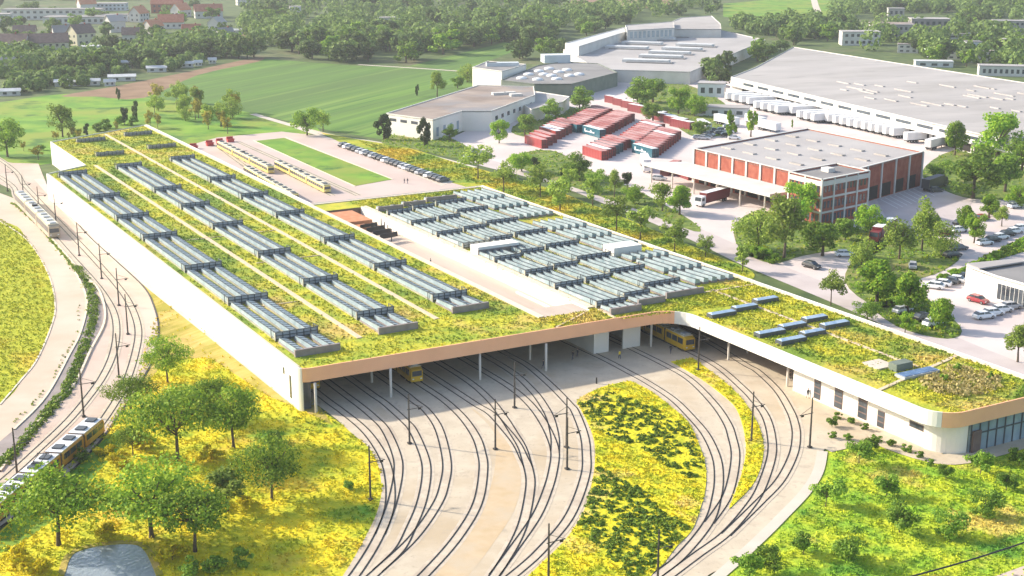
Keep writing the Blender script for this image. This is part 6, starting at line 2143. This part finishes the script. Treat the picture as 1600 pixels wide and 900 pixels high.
ap_l = smooth(PP(apron_r), 6)
pondx = [pond]
pts = scatter_pts(meadow_poly, 9000, [pond, yard_poly])
strip_dry = smooth(PP(apron_r), 6)[30:62] + PP([(262, 560), (330, 560), (420, 620), (470, 640), (520, 665), (500, 636), (470, 628), (330, 514), (230, 437), (180, 398)])
pts = np.array([q for q in pts if not inpoly(q[0], q[1], strip_dry) or rng.random() < .08])
pick = ((np.sin(pts[:, 0] * .22 + 1.3 * np.sin(pts[:, 1] * .13)) + nrs.normal(size=len(pts)) * .5) > -.35).astype(int)
tufts('meadow_grass', pts, .02, .34, .20, M['cov_meadow'], None, 5)
pts = scatter_pts(meadow_r_poly, 9000)
pts = np.array([q for q in pts if q[1] < 260 and not near_line(q, pv_c, 1.9) and not near_line(q, pv_c2, 2.6)])
pick = ((np.sin(pts[:, 0] * .3 + 1.7 * np.sin(pts[:, 1] * .2)) + nrs.normal(size=len(pts)) * .6) > .1).astype(int)
tufts('meadow_grass', pts, .02, .30, .18, M['cov_meadow_right'], None, 5)
pts = scatter_pts(isl, 2600, [sh1, sh2])
tufts('island_grass', pts, .16, .18, .18, M['cov_island'], None, 4)
pts = scatter_pts(gstrip, 700)
tufts('island_grass', pts, .16, .2, .18, M['cov_island'], None, 4)
fld = [p for p in smooth(PP([(-60, 330), (0, 343), (43, 374), (74, 426), (86, 476), (80, 510), (57, 562), (34, 592), (0, 631), (-60, 690)]), 4)]
pts = scatter_pts(fld, 4500)
tufts('crop_plants', pts, .03, .3, .2, M['cov_crop2'], None, 4)
vg = PP([(560, 220), (640, 234), (705, 254), (770, 272), (850, 294), (930, 324), (1010, 357), (1090, 390), (1166, 422), (1172, 434), (1000, 380), (880, 335), (760, 290), (690, 278), (600, 245)])
pts = scatter_pts(vg, 4500)
tufts('verge_flowers', pts[:3500], .08, .3, .3, M['cov_verge'], None, 4)

pts = np.concatenate([scatter_pts(v_, 420) for v_ in VERGES])
tufts('verge_grass', pts, .11, .4, .4, [LF['grass'], LF['mid']], (nrs.rand(len(pts)) < .6).astype(int), 4)

# ------------------------------------------------------------------ haze
hz = MB()
hz.box(-4100, -700, -1.2, 4100, 6100, 96)
ho = hz.build('haze', [])
ho['kind'] = 'stuff'
hm_ = bpy.data.materials.new('haze')
hm_.use_nodes = True
hn = hm_.node_tree
hn.nodes.remove(hn.nodes['Principled BSDF'])
pv = hn.nodes.new('ShaderNodeVolumePrincipled')
pv.inputs['Color'].default_value = (0.66, 0.69, 0.71, 1)
pv.inputs['Density'].default_value = 0.00016
pv.inputs['Anisotropy'].default_value = 0.2
hn.links.new(pv.outputs['Volume'], hn.nodes['Material Output'].inputs['Volume'])
ho.data.materials.append(hm_)
